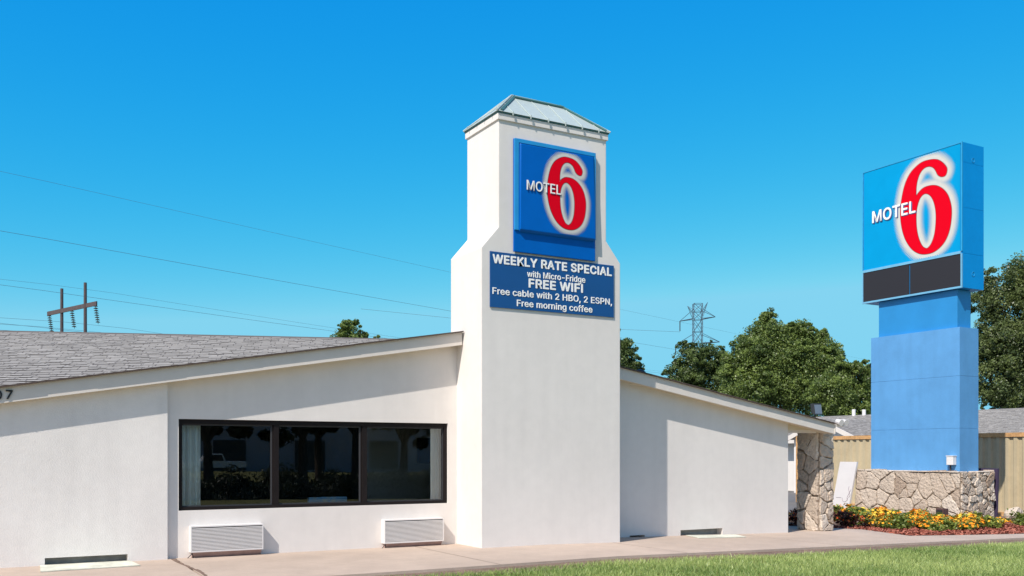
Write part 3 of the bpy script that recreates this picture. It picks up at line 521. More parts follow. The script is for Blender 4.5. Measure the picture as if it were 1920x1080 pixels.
def slab(pts): walk.prism([(x,y,gz(x)-.06) for x,y in pts], (0,0,.06))
slab([(-8,11.64),(2.53,11.64),(2.64,14.95),(-8,14.95)])
slab([(2.56,11.64),(6,11.64),(8.5,11.715),(8.5,14.95),(2.67,14.95)])
slab([(8.5,11.715),(12.1,11.82),(17.0,11.97),(17.08,13.2),(17.72,14.95),(17.0,16.2),(15.2,18.5),(13.5,18.5),(13.5,14.95),(8.5,14.95)])
slab([(17.0,11.97),(19,12.03),(30,12.25),(30,12.75),(20.4,12.8),(18.67,12.97),(17.08,13.2)])
tag(walk.build('sidewalk', M['concrete']), kind='structure')
jt = MB()
for i in range(24):
    t = i/24; x, y = 2.545+.11*t, 11.7+2.95*t; x += .05*math.sin(t*5); jt.box(x-.02, x+.012+.03*rng.random()+(.10*(t-.75) if t > .75 else 0), y, y+.125, -.055, .001+.002*rng.random())
tag(jt.build('pavement_joint', M['soil']), kind='structure')
for xj in (6.45, 9.9, 13.6):
    mb = MB(); y0_, y1_ = 11.64+max(0,xj-6)*.03, (13.78 if 7.3 < xj < 10.1 else 14.68)
    for q in range(12): a_, b_ = y0_+(y1_-y0_)*q/12, y0_+(y1_-y0_)*(q+1)/12; o_ = rng.uniform(-.003,.003); mb.poly([(xj-.006+o_,a_,gz(xj)+.003),(xj+.006+o_,a_,gz(xj)+.003),(xj+.006+o_,b_,gz(xj)+.003),(xj-.006+o_,b_,gz(xj)+.003)])
    tag(mb.build('pavement_joint', M['joint'], fix=False), kind='structure')
polyfloor('parking_lot', [(16.2,19.0),(22,21.5),(60,18),(60,80),(8,80),(13,24)], -.02, M['asphalt'])
for k in range(4):
    mb = MB(); x = 25+k*.6; y = 31.5+k*2.7
    mb.poly([(22+k*1.5,y,gz(22+k*1.5)-.012),(27.5+k*1.5,y,gz(27.5+k*1.5)-.012),(27.5+k*1.5,y+.14,gz(27.5+k*1.5)-.012),(22+k*1.5,y+.14,gz(22+k*1.5)-.012)])
    tag(mb.build('painted_line', M['line_paint'], fix=False), kind='structure')

# mulch bed: chips over a base
bed = [(17.1,13.22),(18.67,12.99),(20.4,12.83),(27,12.8),(30,14),(29,19.6),(22.6,21),(17.2,18.6),(16.95,16.2),(17.7,14.95)]
polyfloor('mulch_bed', bed, -.018, M['soil'])
g = np.random.default_rng(3); n = 9000
px = np.concatenate([g.uniform(17,23,n), g.uniform(20,29,n//2)]); py = np.concatenate([g.uniform(12.8,15.8,n), g.uniform(12.8,17,n//2)])
ok = inside(np.stack([px,py],1), np.array(bed)); px, py = px[ok], py[ok]; n = len(px)
a = g.random(n)*6.28; l = .02+.045*g.random(n); wd = .006+.012*g.random(n); z = np.where(px<8.5,0,-.02*(px-8.5))+.0+g.random(n)*.02
u = np.stack([np.cos(a)*l,np.sin(a)*l,g.normal(size=n)*.012],1); v = np.stack([-np.sin(a)*wd,np.cos(a)*wd,g.normal(size=n)*.006],1); p = np.stack([px,py,z],1)
V = np.stack([p-u-v,p+u-v,p+u+v,p-u+v],1).reshape(-1,3)
tag(quads_obj('bark_mulch', V, g.random(n), M['mulch']), 'red bark mulch spread in front of the flowering plants', 'mulch', kind='stuff')

# lawn blades (only the strip of lawn in front of the walk)
g = np.random.default_rng(11); n = 230000
x = g.uniform(3.0,26,n); y = g.uniform(5.5,12.3,n)
dep = .495*x+.869*y
le = 11.30+.05*np.sin(x*.9)+np.maximum(0,x-14)*.03 + g.normal(size=n)*.05 + .05*np.sin(x*3.7+1)*np.sin(x*1.3)
keep = (dep > 11.2) & (y < le) & (g.random(n) < np.clip(1.6-(dep-11)/16,.35,1)); x, y, dep = x[keep], y[keep], dep[keep]; n = len(x)
patch = np.sin(x*2.1+1.3*np.sin(y*1.7))*np.cos(y*2.6+x*.7)*.5+.5
h = (.022+.034*g.random(n))*(.75+.5*patch); h[g.random(n)<.01] *= 1.7
a = g.random(n)*6.28; wd = .0045+.004*g.random(n)
z = np.where(x<8.5,0,-.02*(x-8.5))-.05
b0 = np.stack([x-np.cos(a)*wd,y-np.sin(a)*wd,z],1); b1 = np.stack([x+np.cos(a)*wd,y+np.sin(a)*wd,z],1)
lean = g.normal(size=(n,2))*.03
tp = np.stack([x+lean[:,0],y+lean[:,1],z+h+.02],1)
V = np.stack([b0,b1,tp],1).reshape(-1,3)
tag(quads_obj('grass', V, np.clip(.30*patch+.15*np.sin(x*.8+y*1.1)+.7*g.random(n)-.02,0,1), M['grass'], nv=3), 'short sunlit green lawn grass in front of the walk', 'grass', kind='stuff')

# ------------------------------------------------------------------ motel building
YW = 14.70; YF = 14.46; SL = .1695
roofz = lambda x: 3.655 - SL*abs(x-7.59)          # top of the gable at the fascia
motel = thing('motel_building', (7.6,YW,0), 'low white stucco motel wing with shingled gable roof and wide dark window', 'building')
def wall(name, x0, x1, yf, th, top, holes, m, breaks=()):
    xs = sorted(set([x0,x1,*breaks]+[h[0] for h in holes]+[h[1] for h in holes])); mb = MB()
    for a, b in zip(xs, xs[1:]):
        mid = (a+b)/2; hs = sorted([h for h in holes if h[0] <= mid <= h[1]], key=lambda h: h[2])
        z = -.35; spans = []
        for h in hs: spans.append((z,h[2],False,False)); z = h[3]
        spans.append((z,None,0,0))
        for lo, hi, *_ in spans:
            if hi is not None and hi <= lo: continue
            zt = (top(a), top(b)) if hi is None else (hi,hi)
            for yy in (yf, yf+th): mb.poly([(a,yy,lo),(b,yy,lo),(b,yy,zt[1]),(a,yy,zt[0])])
    for h in holes:
        a,b,lo,hi = h; lo = max(lo,-.3)
        for q in ([(a,yf,lo),(a,yf+th,lo),(a,yf+th,hi),(a,yf,hi)],[(b,yf,lo),(b,yf+th,lo),(b,yf+th,hi),(b,yf,hi)],
                  [(a,yf,hi),(b,yf,hi),(b,yf+th,hi),(a,yf+th,hi)],[(a,yf,lo),(b,yf,lo),(b,yf+th,lo),(a,yf+th,lo)]): mb.poly(q)
    for xx in (x0,x1): mb.poly([(xx,yf,-.35),(xx,yf+th,-.35),(xx,yf+th,top(xx)),(xx,yf,top(xx))])
    return mb.build(name, m, motel, fix=False)
top_s = lambda x: roofz(x)-.17
VENT_L = (.92,1.99,-.01,.105); VENT_R = (12.2,13.29,gz(12.7)-.02,.035); VENT_S = (10.96,11.32,-.08,-.02)
WIN = (2.706,7.119,.70,2.06)
wall('wall', -5, 2.535, 14.62, .28, top_s, [VENT_L], M['stucco'])
wall('wall', 2.535, 7.6, YW, .2, top_s, [WIN], M['stucco_smooth'], breaks=(7.59,))
wall('wall', 9.9, 15.12, YW, .2, top_s, [VENT_R, VENT_S], M['stucco_smooth'])
for nm, (a,b,lo,hi), yy in (('vent',VENT_L,14.62),('vent',VENT_R,YW),('vent',VENT_S,YW)):
    mb = MB(); y1 = yy+.17
    mb.poly([(a,y1,lo-.05),(b,y1,lo-.05),(b,y1,hi),(a,y1,hi)])
    mb.build('vent', M['recess'] if b-a > .5 else M['black'], motel, fix=False)
# end wall of the wing and the hidden rest of its shell
mb = MB(); mb.box(14.92,15.12,14.9,22,-.35,2.1); mb.box(15.12,16.05,14.78,14.9,1.99,2.10); mb.build('end_wall', M['stucco_smooth'], motel)
mb = MB()                                                # beam carrying the roof over the pillar
mb.prism([(15.10,14.72,2.055),(16.2,14.72,2.055),(16.2,14.72,2.085),(15.10,14.72,2.19)], (0,.5,0)); mb.build('beam', M['soffit'], motel)
for x0, x1 in ((-5,7.27),(10.1,16.25)):                  # sloping fascia boards and soffits
    z0, z1 = roofz(x0), roofz(x1); mb = MB(); hgt = .215
    k = 40
    for i in range(k):
        a, b = x0+(x1-x0)*i/k, x0+(x1-x0)*(i+1)/k
        mb.hexa([(a,YF,roofz(a)-hgt),(b,YF,roofz(b)-hgt),(b,YF+.03,roofz(b)-hgt),(a,YF+.03,roofz(a)-hgt),(a,YF,roofz(a)),(b,YF,roofz(b)),(b,YF+.03,roofz(b)),(a,YF+.03,roofz(a))])
    mb.build('fascia', M['white_paint'], motel)
    mb = MB(); e = .18
    mb.hexa([(x0,YF+.03,z0-e-.02),(x1,YF+.03,z1-e-.02),(x1,14.95,z1-e-.02),(x0,14.95,z0-e-.02),(x0,YF+.03,z0-e),(x1,YF+.03,z1-e),(x1,14.95,z1-e),(x0,14.95,z0-e)])
    mb.build('soffit', M['soffit'], motel)
    # shingle edge: ragged overlapping butts that stand out beyond the fascia
    mb = MB(); xx = x0; r_ = random.Random(int(x1))
    while xx < x1:
        wd = min(r_.uniform(.5,1.6), x1-xx); o = r_.uniform(.047,.056) if x0 > 0 else r_.uniform(.057,.064)+.008*max(0,1-(xx+1)/6)
        sag = .004*math.sin(xx*1.3)
        mb.hexa([(xx,YF-o,roofz(xx)-.004+sag),(xx+wd,YF-o,roofz(xx+wd)-.004+sag),(xx+wd,YF+.4,roofz(xx+wd)-.004),(xx,YF+.4,roofz(xx)-.004),
                 (xx,YF-o,roofz(xx)+.016+sag),(xx+wd,YF-o,roofz(xx+wd)+.016+sag),(xx+wd,YF+.4,roofz(xx+wd)+.016),(xx,YF+.4,roofz(xx)+.016)]); xx += wd
    mb.build('drip_edge', M['drip'], motel)
# gable roof running back
zL, zR = roofz(-5), roofz(16.25)
roof_plane('roof', [(-5,26,zL+.02),(-5,YF+.1,zL+.02),(7.59,YF+.1,3.675),(7.59,26,3.675)], M['shingle'], motel, courses=False)
roof_plane('roof', [(16.25,YF+.1,zR+.02),(16.25,24,zR+.02),(7.59,24,3.675),(7.59,YF+.1,3.675)], M['shingle'], motel, courses=False)
# end of the rake: little white return
mb = MB(); mb.box(16.25,16.28,YF-.01,YF+.3,roofz(16.25)-.215,roofz(16.25)-.005); mb.build('fascia', M['white_paint'], motel)
# house number on the left fascia
for ch, x0, x1, z0 in (('0',.305,.397,2.268),('7',.44,.522,2.276)):
    text_obj('house_number', ch, x1-x0, .125, (x0,YF,z0), (1,0,0), (0,-1,0), M['black'], motel, style='m', thick=.015, grow=40)
# window
wnd = bpy.data.objects.new('window', None); COL.objects.link(wnd); wnd.parent = motel; wnd.location = Vector((2.706,YW,.7))-Vector(motel.location)
wa,wb,wz0,wz1 = WIN; yb = YW+.035
mb = MB(); fw_ = .058
mb.box(wa,wb,yb,yb+.1,wz0,wz0+.05); mb.box(wa,wb,yb,yb+.1,wz1-.07,wz1); mb.box(wa,wa+fw_,yb,yb+.1,wz0+.05,wz1-.07); mb.box(wb-fw_,wb,yb,yb+.1,wz0+.05,wz1-.07)
mb.build('frame', M['bronze'], wnd, bevel=.006)
for a,b in ((4.135,4.215),(5.59,5.675)):
    mb = MB(); mb.box(a,b,yb+.006,yb+.095,wz0+.05,wz1-.07); mb.box(a-.02,a,yb+.03,yb+.08,wz0+.05,wz1-.07); mb.build('mullion', M['bronze'], wnd)
for a,b in ((wa+fw_,4.115),(4.215,5.57),(5.675,wb-fw_)):
    mb = MB(); mb.box(a,b,yb+.055,yb+.061,wz0+.05,wz1-.07); mb.build('pane', M['glass'], wnd)
    mb = MB(); z0,z1 = wz0+.05, wz1-.07
    mb.box(a,b,yb+.035,yb+.075,z0,z0+.018); mb.box(a,b,yb+.035,yb+.075,z1-.022,z1); mb.box(b-.02,b,yb+.035,yb+.075,z0+.018,z1-.022)
    mb.build('sash', M['graphite'], wnd)
# the room behind it
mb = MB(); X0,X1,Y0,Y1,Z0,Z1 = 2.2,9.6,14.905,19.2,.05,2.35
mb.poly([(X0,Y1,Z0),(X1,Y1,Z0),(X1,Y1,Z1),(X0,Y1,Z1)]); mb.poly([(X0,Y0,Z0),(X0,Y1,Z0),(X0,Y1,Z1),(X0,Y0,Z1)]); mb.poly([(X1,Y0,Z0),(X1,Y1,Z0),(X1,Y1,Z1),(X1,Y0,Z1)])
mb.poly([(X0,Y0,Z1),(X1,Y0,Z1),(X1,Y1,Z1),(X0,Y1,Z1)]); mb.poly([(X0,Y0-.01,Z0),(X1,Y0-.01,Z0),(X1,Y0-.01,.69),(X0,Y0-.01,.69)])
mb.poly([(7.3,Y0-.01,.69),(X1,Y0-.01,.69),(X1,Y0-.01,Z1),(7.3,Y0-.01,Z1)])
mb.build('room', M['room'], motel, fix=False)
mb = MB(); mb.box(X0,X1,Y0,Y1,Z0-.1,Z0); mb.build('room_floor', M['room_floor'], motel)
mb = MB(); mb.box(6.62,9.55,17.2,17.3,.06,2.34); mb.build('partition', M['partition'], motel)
mb = MB(); mb.box(7.65,7.95,17.17,17.197,1.35,1.85); mb.build('notice_board', M['black'], motel)
def curtain(x0, x1, y, label):
    mb = MB(); k = 40; P = []
    for i in range(k+1):
        t = i/k; P.append((x0+(x1-x0)*t, y+.03*math.sin(t*(x1-x0)/.085*6.28)))
    for (a,c),(b,d) in zip(P,P[1:]): mb.hexa([(a,c,.45),(b,d,.45),(b,d+.006,.45),(a,c+.006,.45),(a,c,2.12),(b,d,2.12),(b,d+.006,2.12),(a,c+.006,2.12)])
    tag(mb.build('curtain', M['curtain'], smooth=False), label, 'curtain', 'curtains drawn to the ends of the window')
curtain(2.74,3.075,14.98,'pale green curtain hanging at the left end of the wide window')
curtain(6.92,7.20,14.98,'cream curtain hanging at the right end of the wide window')
# armchair whose patterned back shows above the sill
M['tile_fabric'] = bpy.data.materials.new('blue_patterned_fabric'); m = M['tile_fabric']; m.use_nodes = True; t = m.node_tree
ck = t.nodes.new('ShaderNodeTexVoronoi'); ck.inputs['Scale'].default_value = 9
cr = t.nodes.new('ShaderNodeValToRGB'); cr.color_ramp.elements[0].color = (.85,.85,.7,1); cr.color_ramp.elements[1].color = (.32,.60,.88,1); cr.color_ramp.elements[1].position = .55
tc = t.nodes.new('ShaderNodeTexCoord'); t.links.new(tc.outputs['Object'], ck.inputs['Vector']); t.links.new(ck.outputs['Distance'], cr.inputs[0]); t.links.new(cr.outputs[0], t.nodes['Principled BSDF'].inputs['Base Color'])
ch = thing('chair', (5.1,15.55,.05), 'chair with blue and cream patterned back just inside the window', 'chair')
mb = MB(); mb.hexa([(4.80,15.16,.45),(5.46,15.16,.45),(5.46,15.24,.45),(4.80,15.24,.45),(4.80,15.08,.835),(5.46,15.08,.835),(5.46,15.16,.835),(4.80,15.16,.835)]); mb.build('backrest', M['tile_fabric'], ch, bevel=.02)
mb = MB(); mb.box(4.8,5.46,15.25,15.8,.38,.5); mb.build('seat', M['tile_fabric'], ch, bevel=.02)
for lx in (4.84,5.42):
    for ly in (15.28,15.76): mb = MB(); mb.bar((lx,ly,.05),(lx,ly,.38),.018,6,.025); mb.build('leg', M['bronze'], ch)
# rear wing roof, its ridge askew to the front
rw = [Vector((.63,24.5,4.3)), Vector((8.75,21.6,4.3))]
d = (rw[1]-rw[0]).normalized(); nrm = Vector((d.y,-d.x,0)); 
rl, rr = rw[0]-d*11, rw[1]+d*3.0
dn = lambda p, s: p + nrm*s + Vector((0,0,-.333*s))
up = lambda p, s: p - nrm*s + Vector((0,0,-.333*s))
roof_plane('roof', [dn(rl,5.6),dn(rr,5.6),rr,rl], M['shingle'], motel, seed=5)
roof_plane('roof', [up(rr,5.6),up(rl,5.6),rl,rr], M['shingle'], motel, courses=False)
mb = MB(); mb.bar(rl+Vector((0,0,-.01)), rr+Vector((0,0,-.01)), .045, 6); mb.build('ridge_cap', M['shingle'], motel)
mb = MB()
for s in (5.2,):
    q = [dn(rl,.8),dn(rr,.8),up(rr,s),up(rl,s)]
    mb.prism([(p.x,p.y,-.2) for p in q],(0,0,2.6))
mb.build('rear_wall', M['stucco_smooth'], motel)

# sign tower
tw = thing('sign_tower', (8.69,14.4,0), 'white stucco tower with mint metal cap rising beside the wide window', 'tower')
bx = [(7.29,13.8),(10.08,13.8),(10.08,14.94),(7.29,14.94)]; ux = [(7.61,13.8),(9.775,13.8),(9.775,14.94),(7.61,14.94)]
mb = MB(); Z = [-.1,4.92,5.29,7.07]; rings = [bx,bx,ux,ux]
for r_, z in zip(rings,Z): mb.v += [(x,y,z) for x,y in r_]
mb.f.append([3,2,1,0]); mb.f.append([12,13,14,15])
for k in range(3):
    for i in range(4): mb.f.append([4*k+i,4*k+(i+1)%4,4*k+4+(i+1)%4,4*k+4+i])
mb.c = [.5]*len(mb.f); mb.build('shaft', M['stucco_smooth'], tw, bevel=.012)
mb = MB(); mb.box(7.583,9.80,13.773,14.967,7.06,7.165); mb.build('cornice', M['stucco_smooth'], tw, bevel=.006)
mb = MB(); mb.box(7.573,9.81,13.763,14.977,7.167,7.188); mb.build('drip_edge', M['teal'], tw)
e = [(7.555,13.745,7.19),(9.828,13.745,7.19),(9.828,14.985,7.19),(7.555,14.985,7.19)]; ra, rb = (8.17,14.365,7.735), (9.21,14.365,7.735)
mb = MB(); P = e+[ra,rb]; mb.v = P; mb.f = [[0,1,5,4],[1,2,5],[2,3,4,5],[3,0,4],[3,2,1,0]]; mb.c = [.5]*5
roofcap = mb.build('roof', M['mint'], tw)
mb = MB()
for a,b in ((e[0],ra),(e[1],rb),(e[2],rb),(e[3],ra),(ra,rb)): mb.bar(Vector(a)+Vector((0,0,.012)),Vector(b)+Vector((0,0,.006)),.015,6)
mb.build('ridge_cap', M['mint'], roofcap)
mb = MB()                                          # dark flashing just below the caps
for a,b,off in ((ra,rb,(0,-.055,-.03)),(e[0],ra,(.06,-.01,0)),(e[1],rb,(-.06,-.01,0))):
    a, b = Vector(a)+Vector(off), Vector(b)+Vector(off); mb.bar(a.lerp(b,.04),b,.028,4)
mb.build('flashing', M['teal'], roofcap)
for k in range(6):                                 # standing seams on the front slope
    x = 7.85+k*.345
    mb = MB(); zt = min(1,(x-7.555)/.615,(9.828-x)/.618); zt = max(.05,zt); a = Vector((x,13.74,7.195)); b = Vector((x,13.745+.62*zt,7.19+.545*zt)); b.z += .004
    mb.bar(a,b,.0065,4); mb.box(x-.007,x+.007,13.725,13.7455,7.15,7.215); mb.build('seam', M['mint'], roofcap)
for k in range(4):
    mb = MB(); y = 13.93+k*.28; t_ = min(1,(y-13.745)/.62,(14.985-y)/.62); mb.bar((7.515,y,7.195),(7.555+.62*t_,y,7.194+.545*t_),.0065,4); mb.build('seam', M['mint'], roofcap)

# framed sign on the tower
ws = thing('wall_sign', (8.7,13.75,4.9), 'square blue motel sign with red numeral fixed high on the white tower', 'sign')
YS = 13.8
mb = MB(); mb.box(7.87,9.51,YS-.05,YS-.02,4.90,6.785); mb.build('cabinet', M['blue_wall'], ws, bevel=.012)
mb = MB(); mb.box(7.95,9.43,YS-.02,YS,4.97,6.7); mb.build('bracket', M['dark'], ws)
mb = MB(); mb.box(7.875,7.955,YS-.075,YS-.053,5.26,6.78); mb.box(9.475,9.505,YS-.075,YS-.053,5.26,6.715); mb.box(7.955,9.505,YS-.075,YS-.053,6.715,6.78); mb.build('frame', M['blue_edge'], ws, bevel=.006)
mb = MB()                                          # dished face: its lower lip stands proud and shades the panel below
mb.hexa([(7.958,YS-.115,5.27),(9.472,YS-.115,5.27),(9.472,YS-.053,5.23),(7.958,YS-.053,5.23),(7.99,YS-.09,6.70),(9.45,YS-.09,6.70),(9.472,YS-.053,6.712),(7.958,YS-.053,6.712)])
mb.build('face', M['blue_wall'], ws, bevel=.012)
K = 1.228/2.56
yface = lambda z: YS-.1155+.025*(z-5.27)/1.43-.0035
fs = lambda o: (lambda u,v: (9.266+(u-2.92)*K, yface(5.372+(v-1.04)*K)-o, 5.372+(v-1.04)*K))
six_halo('halo', fs(.0), M['white_vinyl'], ws, lim=(.0,3.27,.86,3.78))
six_numeral('numeral_edge', fs(.002), M['dkred'], ws, grow=.018); six_numeral('numeral', fs(.004), M['red_vinyl'], ws)
text_obj('lettering_shade', 'MOTEL', .675, .163, (8.092,yface(6.0)-.005,5.932), (1,0,0), (0,-1,0), M['letter_shade'], ws, style='m', grow=22, thick=.001)
text_obj('lettering', 'MOTEL', .675, .163, (8.08,yface(6.0)-.012,5.940), (1,0,0), (0,-1,0), M['letter_white'], ws, style='m', grow=14, thick=.002)

# banner
bn = thing('banner', (8.68,13.79,3.95), 'blue banner with white weekly rate lettering across the front of the tower', 'banner')
mb = MB(); mb.box(7.44,9.925,YS-.022,YS-.004,3.953,4.868); mb.build('panel', M['banner'], bn)
BW, BH, BX, BZ = 2.485, .915, 7.44, 4.868
for body, a, b, cen, cap, st, sp in (('WEEKLY RATE SPECIAL',.018,.982,.128,.165,'x',0),('with Micro-Fridge',.283,.755,.335,.115,'s',0),('FREE WIFI',.295,.735,.502,.17,'x',0),
                                  ('Free cable with 2 HBO, 2 ESPN,',.017,.983,.705,.12,'s',0),('Free morning coffee',.203,.815,.886,.12,'s',0)):
    z = BZ - cen*BH - cap*BH/2
    text_obj('lettering', body, (b-a)*BW, cap*BH, (BX+a*BW,YS-.0222,z), (1,0,0), (0,-1,0), M['letter_white'], bn, style=st, thick=.002, space=sp, grow=58 if st == 'x' else 27)

# air conditioners
ac = thing('air_conditioner', (2.853,14.70,0), 'white louvred air conditioner under the left end of the wide window', 'air conditioner', 'air conditioners under the window')
W_ = 1.07; mb = MB(); x0, yf, z0, z1 = 2.853, 14.56, .085, .475
mb.box(x0,x0+W_,yf+.04,YW,z0,z1); mb.box(x0,x0+.014,yf,yf+.04,z0,z1); mb.box(x0+W_-.012,x0+W_,yf,yf+.04,z0,z1); mb.box(x0+.014,x0+W_-.012,yf,yf+.04,z1-.02,z1); mb.box(x0+.014,x0+W_-.012,yf,yf+.04,z0,z0+.012)
mb.build('casing', M['white_metal'], ac)
mb = MB(); mb.box(x0+.014,x0+W_-.012,yf+.033,yf+.039,z0+.012,z1-.02); mb.build('grille_back', M['graphite'], ac)
mb = MB()
for k in range(17):
    z = z0+.020+k*.0205; mb.box(x0+.014,x0+W_-.012,yf+.001,yf+.02,z-.0065,z+.0065)
mb.build('grille', M['white_metal'], ac)
mb = MB(); mb.hexa([(x0+.03,YW-.06,0),(x0+W_-.02,YW-.06,0),(x0+W_-.02,YW,0),(x0+.03,YW,0),(x0+.03,yf+.02,z0),(x0+W_-.02,yf+.02,z0),(x0+W_-.02,YW,z0),(x0+.03,YW,z0)]); mb.build('sleeve', M['sleeve'], ac)
mb = MB(); mb.bar((x0+.02,yf+.03,z0),(x0+.05,yf+.07,0),.008,5); mb.bar((x0+.05,yf+.05,z0),(x0-.04,yf+.03,.004),.006,5); mb.build('drain_pipe', M['dark'], ac)
copy_thing(ac, (5.905,14.70,-.012), 'white louvred air conditioner under the right end of the wide window, next to the tower')

# stained sheets lying at the two floor vents
for lab, pts in (('stained pale sheet lying on the walk under the left wall vent', [(.82,13.84),(2.06,13.93),(2.02,14.6),(.86,14.6)]), ('pale sheet lying on the walk under the vent right of the tower', [(12.08,14.02),(13.22,13.95),(13.45,14.5),(12.3,14.66)])):
    mb = MB(); mb.prism([(x,y,gz(x)+.003) for x,y in pts],(0,0,.012)); tag(mb.build('metal_sheet', M['sheet']), lab, 'sheet', 'sheets on the walk')

# stone pillar under the end of the roof
pl = thing('stone_pillar', (16.45,15.15,-.16), 'stone faced pillar holding up the right end of the roof', 'pillar')
px0,px1,py0,py1 = 16.22,16.64,14.86,15.46; zb, zt = -.3, 2.05
mb = MB(); mb.box(px0,px1,py0,py1,zb,zt); mb.build('core', M['mortar'], pl)
mb = MB(); H_ = zt+.16
stone_face(mb, lambda u,v,h: (px0-h, py1-u, v-.16), py1-py0, H_, 13, 4, rough=.016, depth=(.03,.075)); stone_face(mb, lambda u,v,h: (px0+u, py0-h, v-.16), px1-px0, H_, 16, 9, rough=.016, depth=(.03,.075))
stone_face(mb, lambda u,v,h: (px1+h, py0+u, v-.16), py1-py0, H_, 12, 5); stone_face(mb, lambda u,v,h: (px1-u, py1+h, v-.16), px1-px0, H_, 9, 6)
mb.build('stone_facing', M['stone'], pl, attr=True)

# lights on the roof end
fl = thing('floodlight', (16.03,14.9,2.24), 'black square floodlight on the right roof slope above the pillar', 'lamp')
c = Vector((16.17,14.9,2.52)); 
mb = MB(); mb.hexa([c+Vector(v)*.8 for v in ((-.12,-.05,-.16),(.12,-.12,-.16),(.14,0,-.12),(-.10,.07,-.12),(-.12,.0,.15),(.12,-.07,.15),(.14,.05,.15),(-.10,.12,.15))]); mb.build('housing', M['dark'], fl, bevel=.01)
mb = MB(); mb.hexa([c+Vector(v)*.8 for v in ((-.095,-.067,-.13),(.105,-.125,-.13),(.105,-.121,-.13),(-.095,-.063,-.13),(-.095,-.024,.12),(.105,-.082,.12),(.105,-.078,.12),(-.095,-.020,.12))]); mb.build('lens', M['lens'], fl)
mb = MB(); mb.bar((16.17,14.93,2.2),(16.17,14.93,2.47),.02,6); mb.build('bracket', M['dark'], fl)
mb = MB(); mb.box(15.9,16.04,14.62,14.74,2.235,2.30); mb.build('junction_box', M['white_metal'], fl, bevel=.01)
sl = thing('security_light', (16.35,14.6,2.1), 'white twin head security light on the tip of the roof', 'lamp')
for dx in (-.0,.15):
    mb = MB(); mb.bar((16.37+dx,14.5,2.25),(16.36+dx,14.36,2.21),.045,10,.07); mb.build('lamp_head', M['white_metal'], sl)
mb = MB(); mb.box(16.285,16.60,14.5,14.56,2.13,2.22); mb.build('mount', M['white_metal'], sl, bevel=.01)
mb = MB(); 
for k in range(3):
    for i in range(10):
        t0, t1 = 6.283*i/10, 6.283*(i+1)/10; r0, r1 = .16*math.cos(k*.52), .16*math.cos((k+1)*.52); h0, h1 = .17*math.sin(k*.52), .17*math.sin((k+1)*.52)
        mb.poly([(11.35+r0*math.cos(t0),14.9+r0*math.sin(t0),3.02+h0),(11.35+r0*math.cos(t1),14.9+r0*math.sin(t1),3.02+h0),(11.35+r1*math.cos(t1),14.9+r1*math.sin(t1),3.02+h1),(11.35+r1*math.cos(t0),14.9+r1*math.sin(t0),3.02+h1)])
tag(mb.build('roof_vent', M['dark'], smooth=True), 'small dark dome vent on the roof slope right of the tower', 'vent')
mb = MB(); mb.tube([(11.5,15.0,roofz(11.5)+.06),(12.3,15.0,roofz(12.3)+.08),(12.9,15.0,roofz(12.9)+.06)], .025, 6); tag(mb.build('roof_pipe', M['rust']), 'thin reddish pipe lying along the roof slope beside the dome vent', 'pipe')

# ------------------------------------------------------------------ pylon sign
py = thing('pylon_sign', (23.3,17.6,-.28), 'tall blue roadside motel sign with red numeral standing in the stone planter', 'sign')
def seamed_box(name, x0,x1,y0,y1,z0,z1, m, seams, bev=.004):
    zs = [z0]+list(seams)+[z1]; mb = MB()
    for a,b in zip(zs,zs[1:]): mb.box(x0,x1,y0,y1,a+(.002 if a != z0 else 0),b-(.002 if b != z1 else 0))
    return mb.build(name, m, py, bevel=bev)
seamed_box('column', 22.95,23.75,16.19,19.06,-.3,4.92, M['pylon_base'], (2.22,3.62))
mb = MB(); mb.box(22.97,23.73,16.21,19.04,-.2,4.9); mb.build('column_core', M['pylon_base'], py)
mb = MB(); mb.box(23.05,23.62,16.33,18.87,4.93,5.95); mb.build('neck', M['pylon_neck'], py, bevel=.01)
cab = seamed_box('cabinet', 22.95,23.86,16.11,19.34,5.96,9.83, M['pylon_box'], (6.88,8.1,9.3))
mb = MB(); mb.box(23.0,23.8,16.15,19.3,6.0,9.8); mb.build('cabinet_core', M['pylon_box'], py)
mb = MB(); mb.box(22.93,22.95,16.16,19.29,6.93,9.79); mb.build('face', M['pylon_face'], py)
mb = MB(); fx0, fx1 = 22.91,22.952
mb.box(fx0,fx1,16.10,16.135,5.95,6.86); mb.box(fx0,fx1,19.315,19.35,5.95,6.86); mb.box(fx0,fx1,16.135,19.315,6.86,6.93); mb.box(fx0,fx1,16.135,19.315,5.95,6.00); 
mb.build('display_frame', M['pylon_frame'], py)
mb = MB(); mb.box(fx0+.01,fx1,16.10,19.35,9.80,9.835); mb.box(fx0+.01,fx1,16.10,16.135,6.93,9.80); mb.box(fx0+.01,fx1,19.315,19.35,6.93,9.80)
mb.build('frame', M['pylon_edge'], py)
mb = MB(); mb.box(22.925,22.951,16.135,17.715,6.00,6.86); mb.build('display_panel', M['display'], py)
mb = MB(); mb.box(22.925,22.951,17.745,19.315,6.00,6.86); mb.build('display_panel', M['display'], py)
fp = lambda o: (lambda u,v: (22.93-o, 19.33-u, 6.0+v))
six_halo('halo', fp(.004), M['white_vinyl'], py)
six_numeral('numeral_edge', fp(.007), M['dkred'], py, grow=.012); six_numeral('numeral', fp(.010), M['red_vinyl'], py)
text_obj('lettering_shade', 'MOTEL', 1.46, .345, (22.918,18.955,8.235), (0,-1,0), (-1,0,0), M['letter_shade'], py, style='m', grow=40, thick=.002)
text_obj('lettering', 'MOTEL', 1.46, .345, (22.911,18.985,8.255), (0,-1,0), (-1,0,0), M['letter_white'], py, style='m', grow=32, thick=.003)
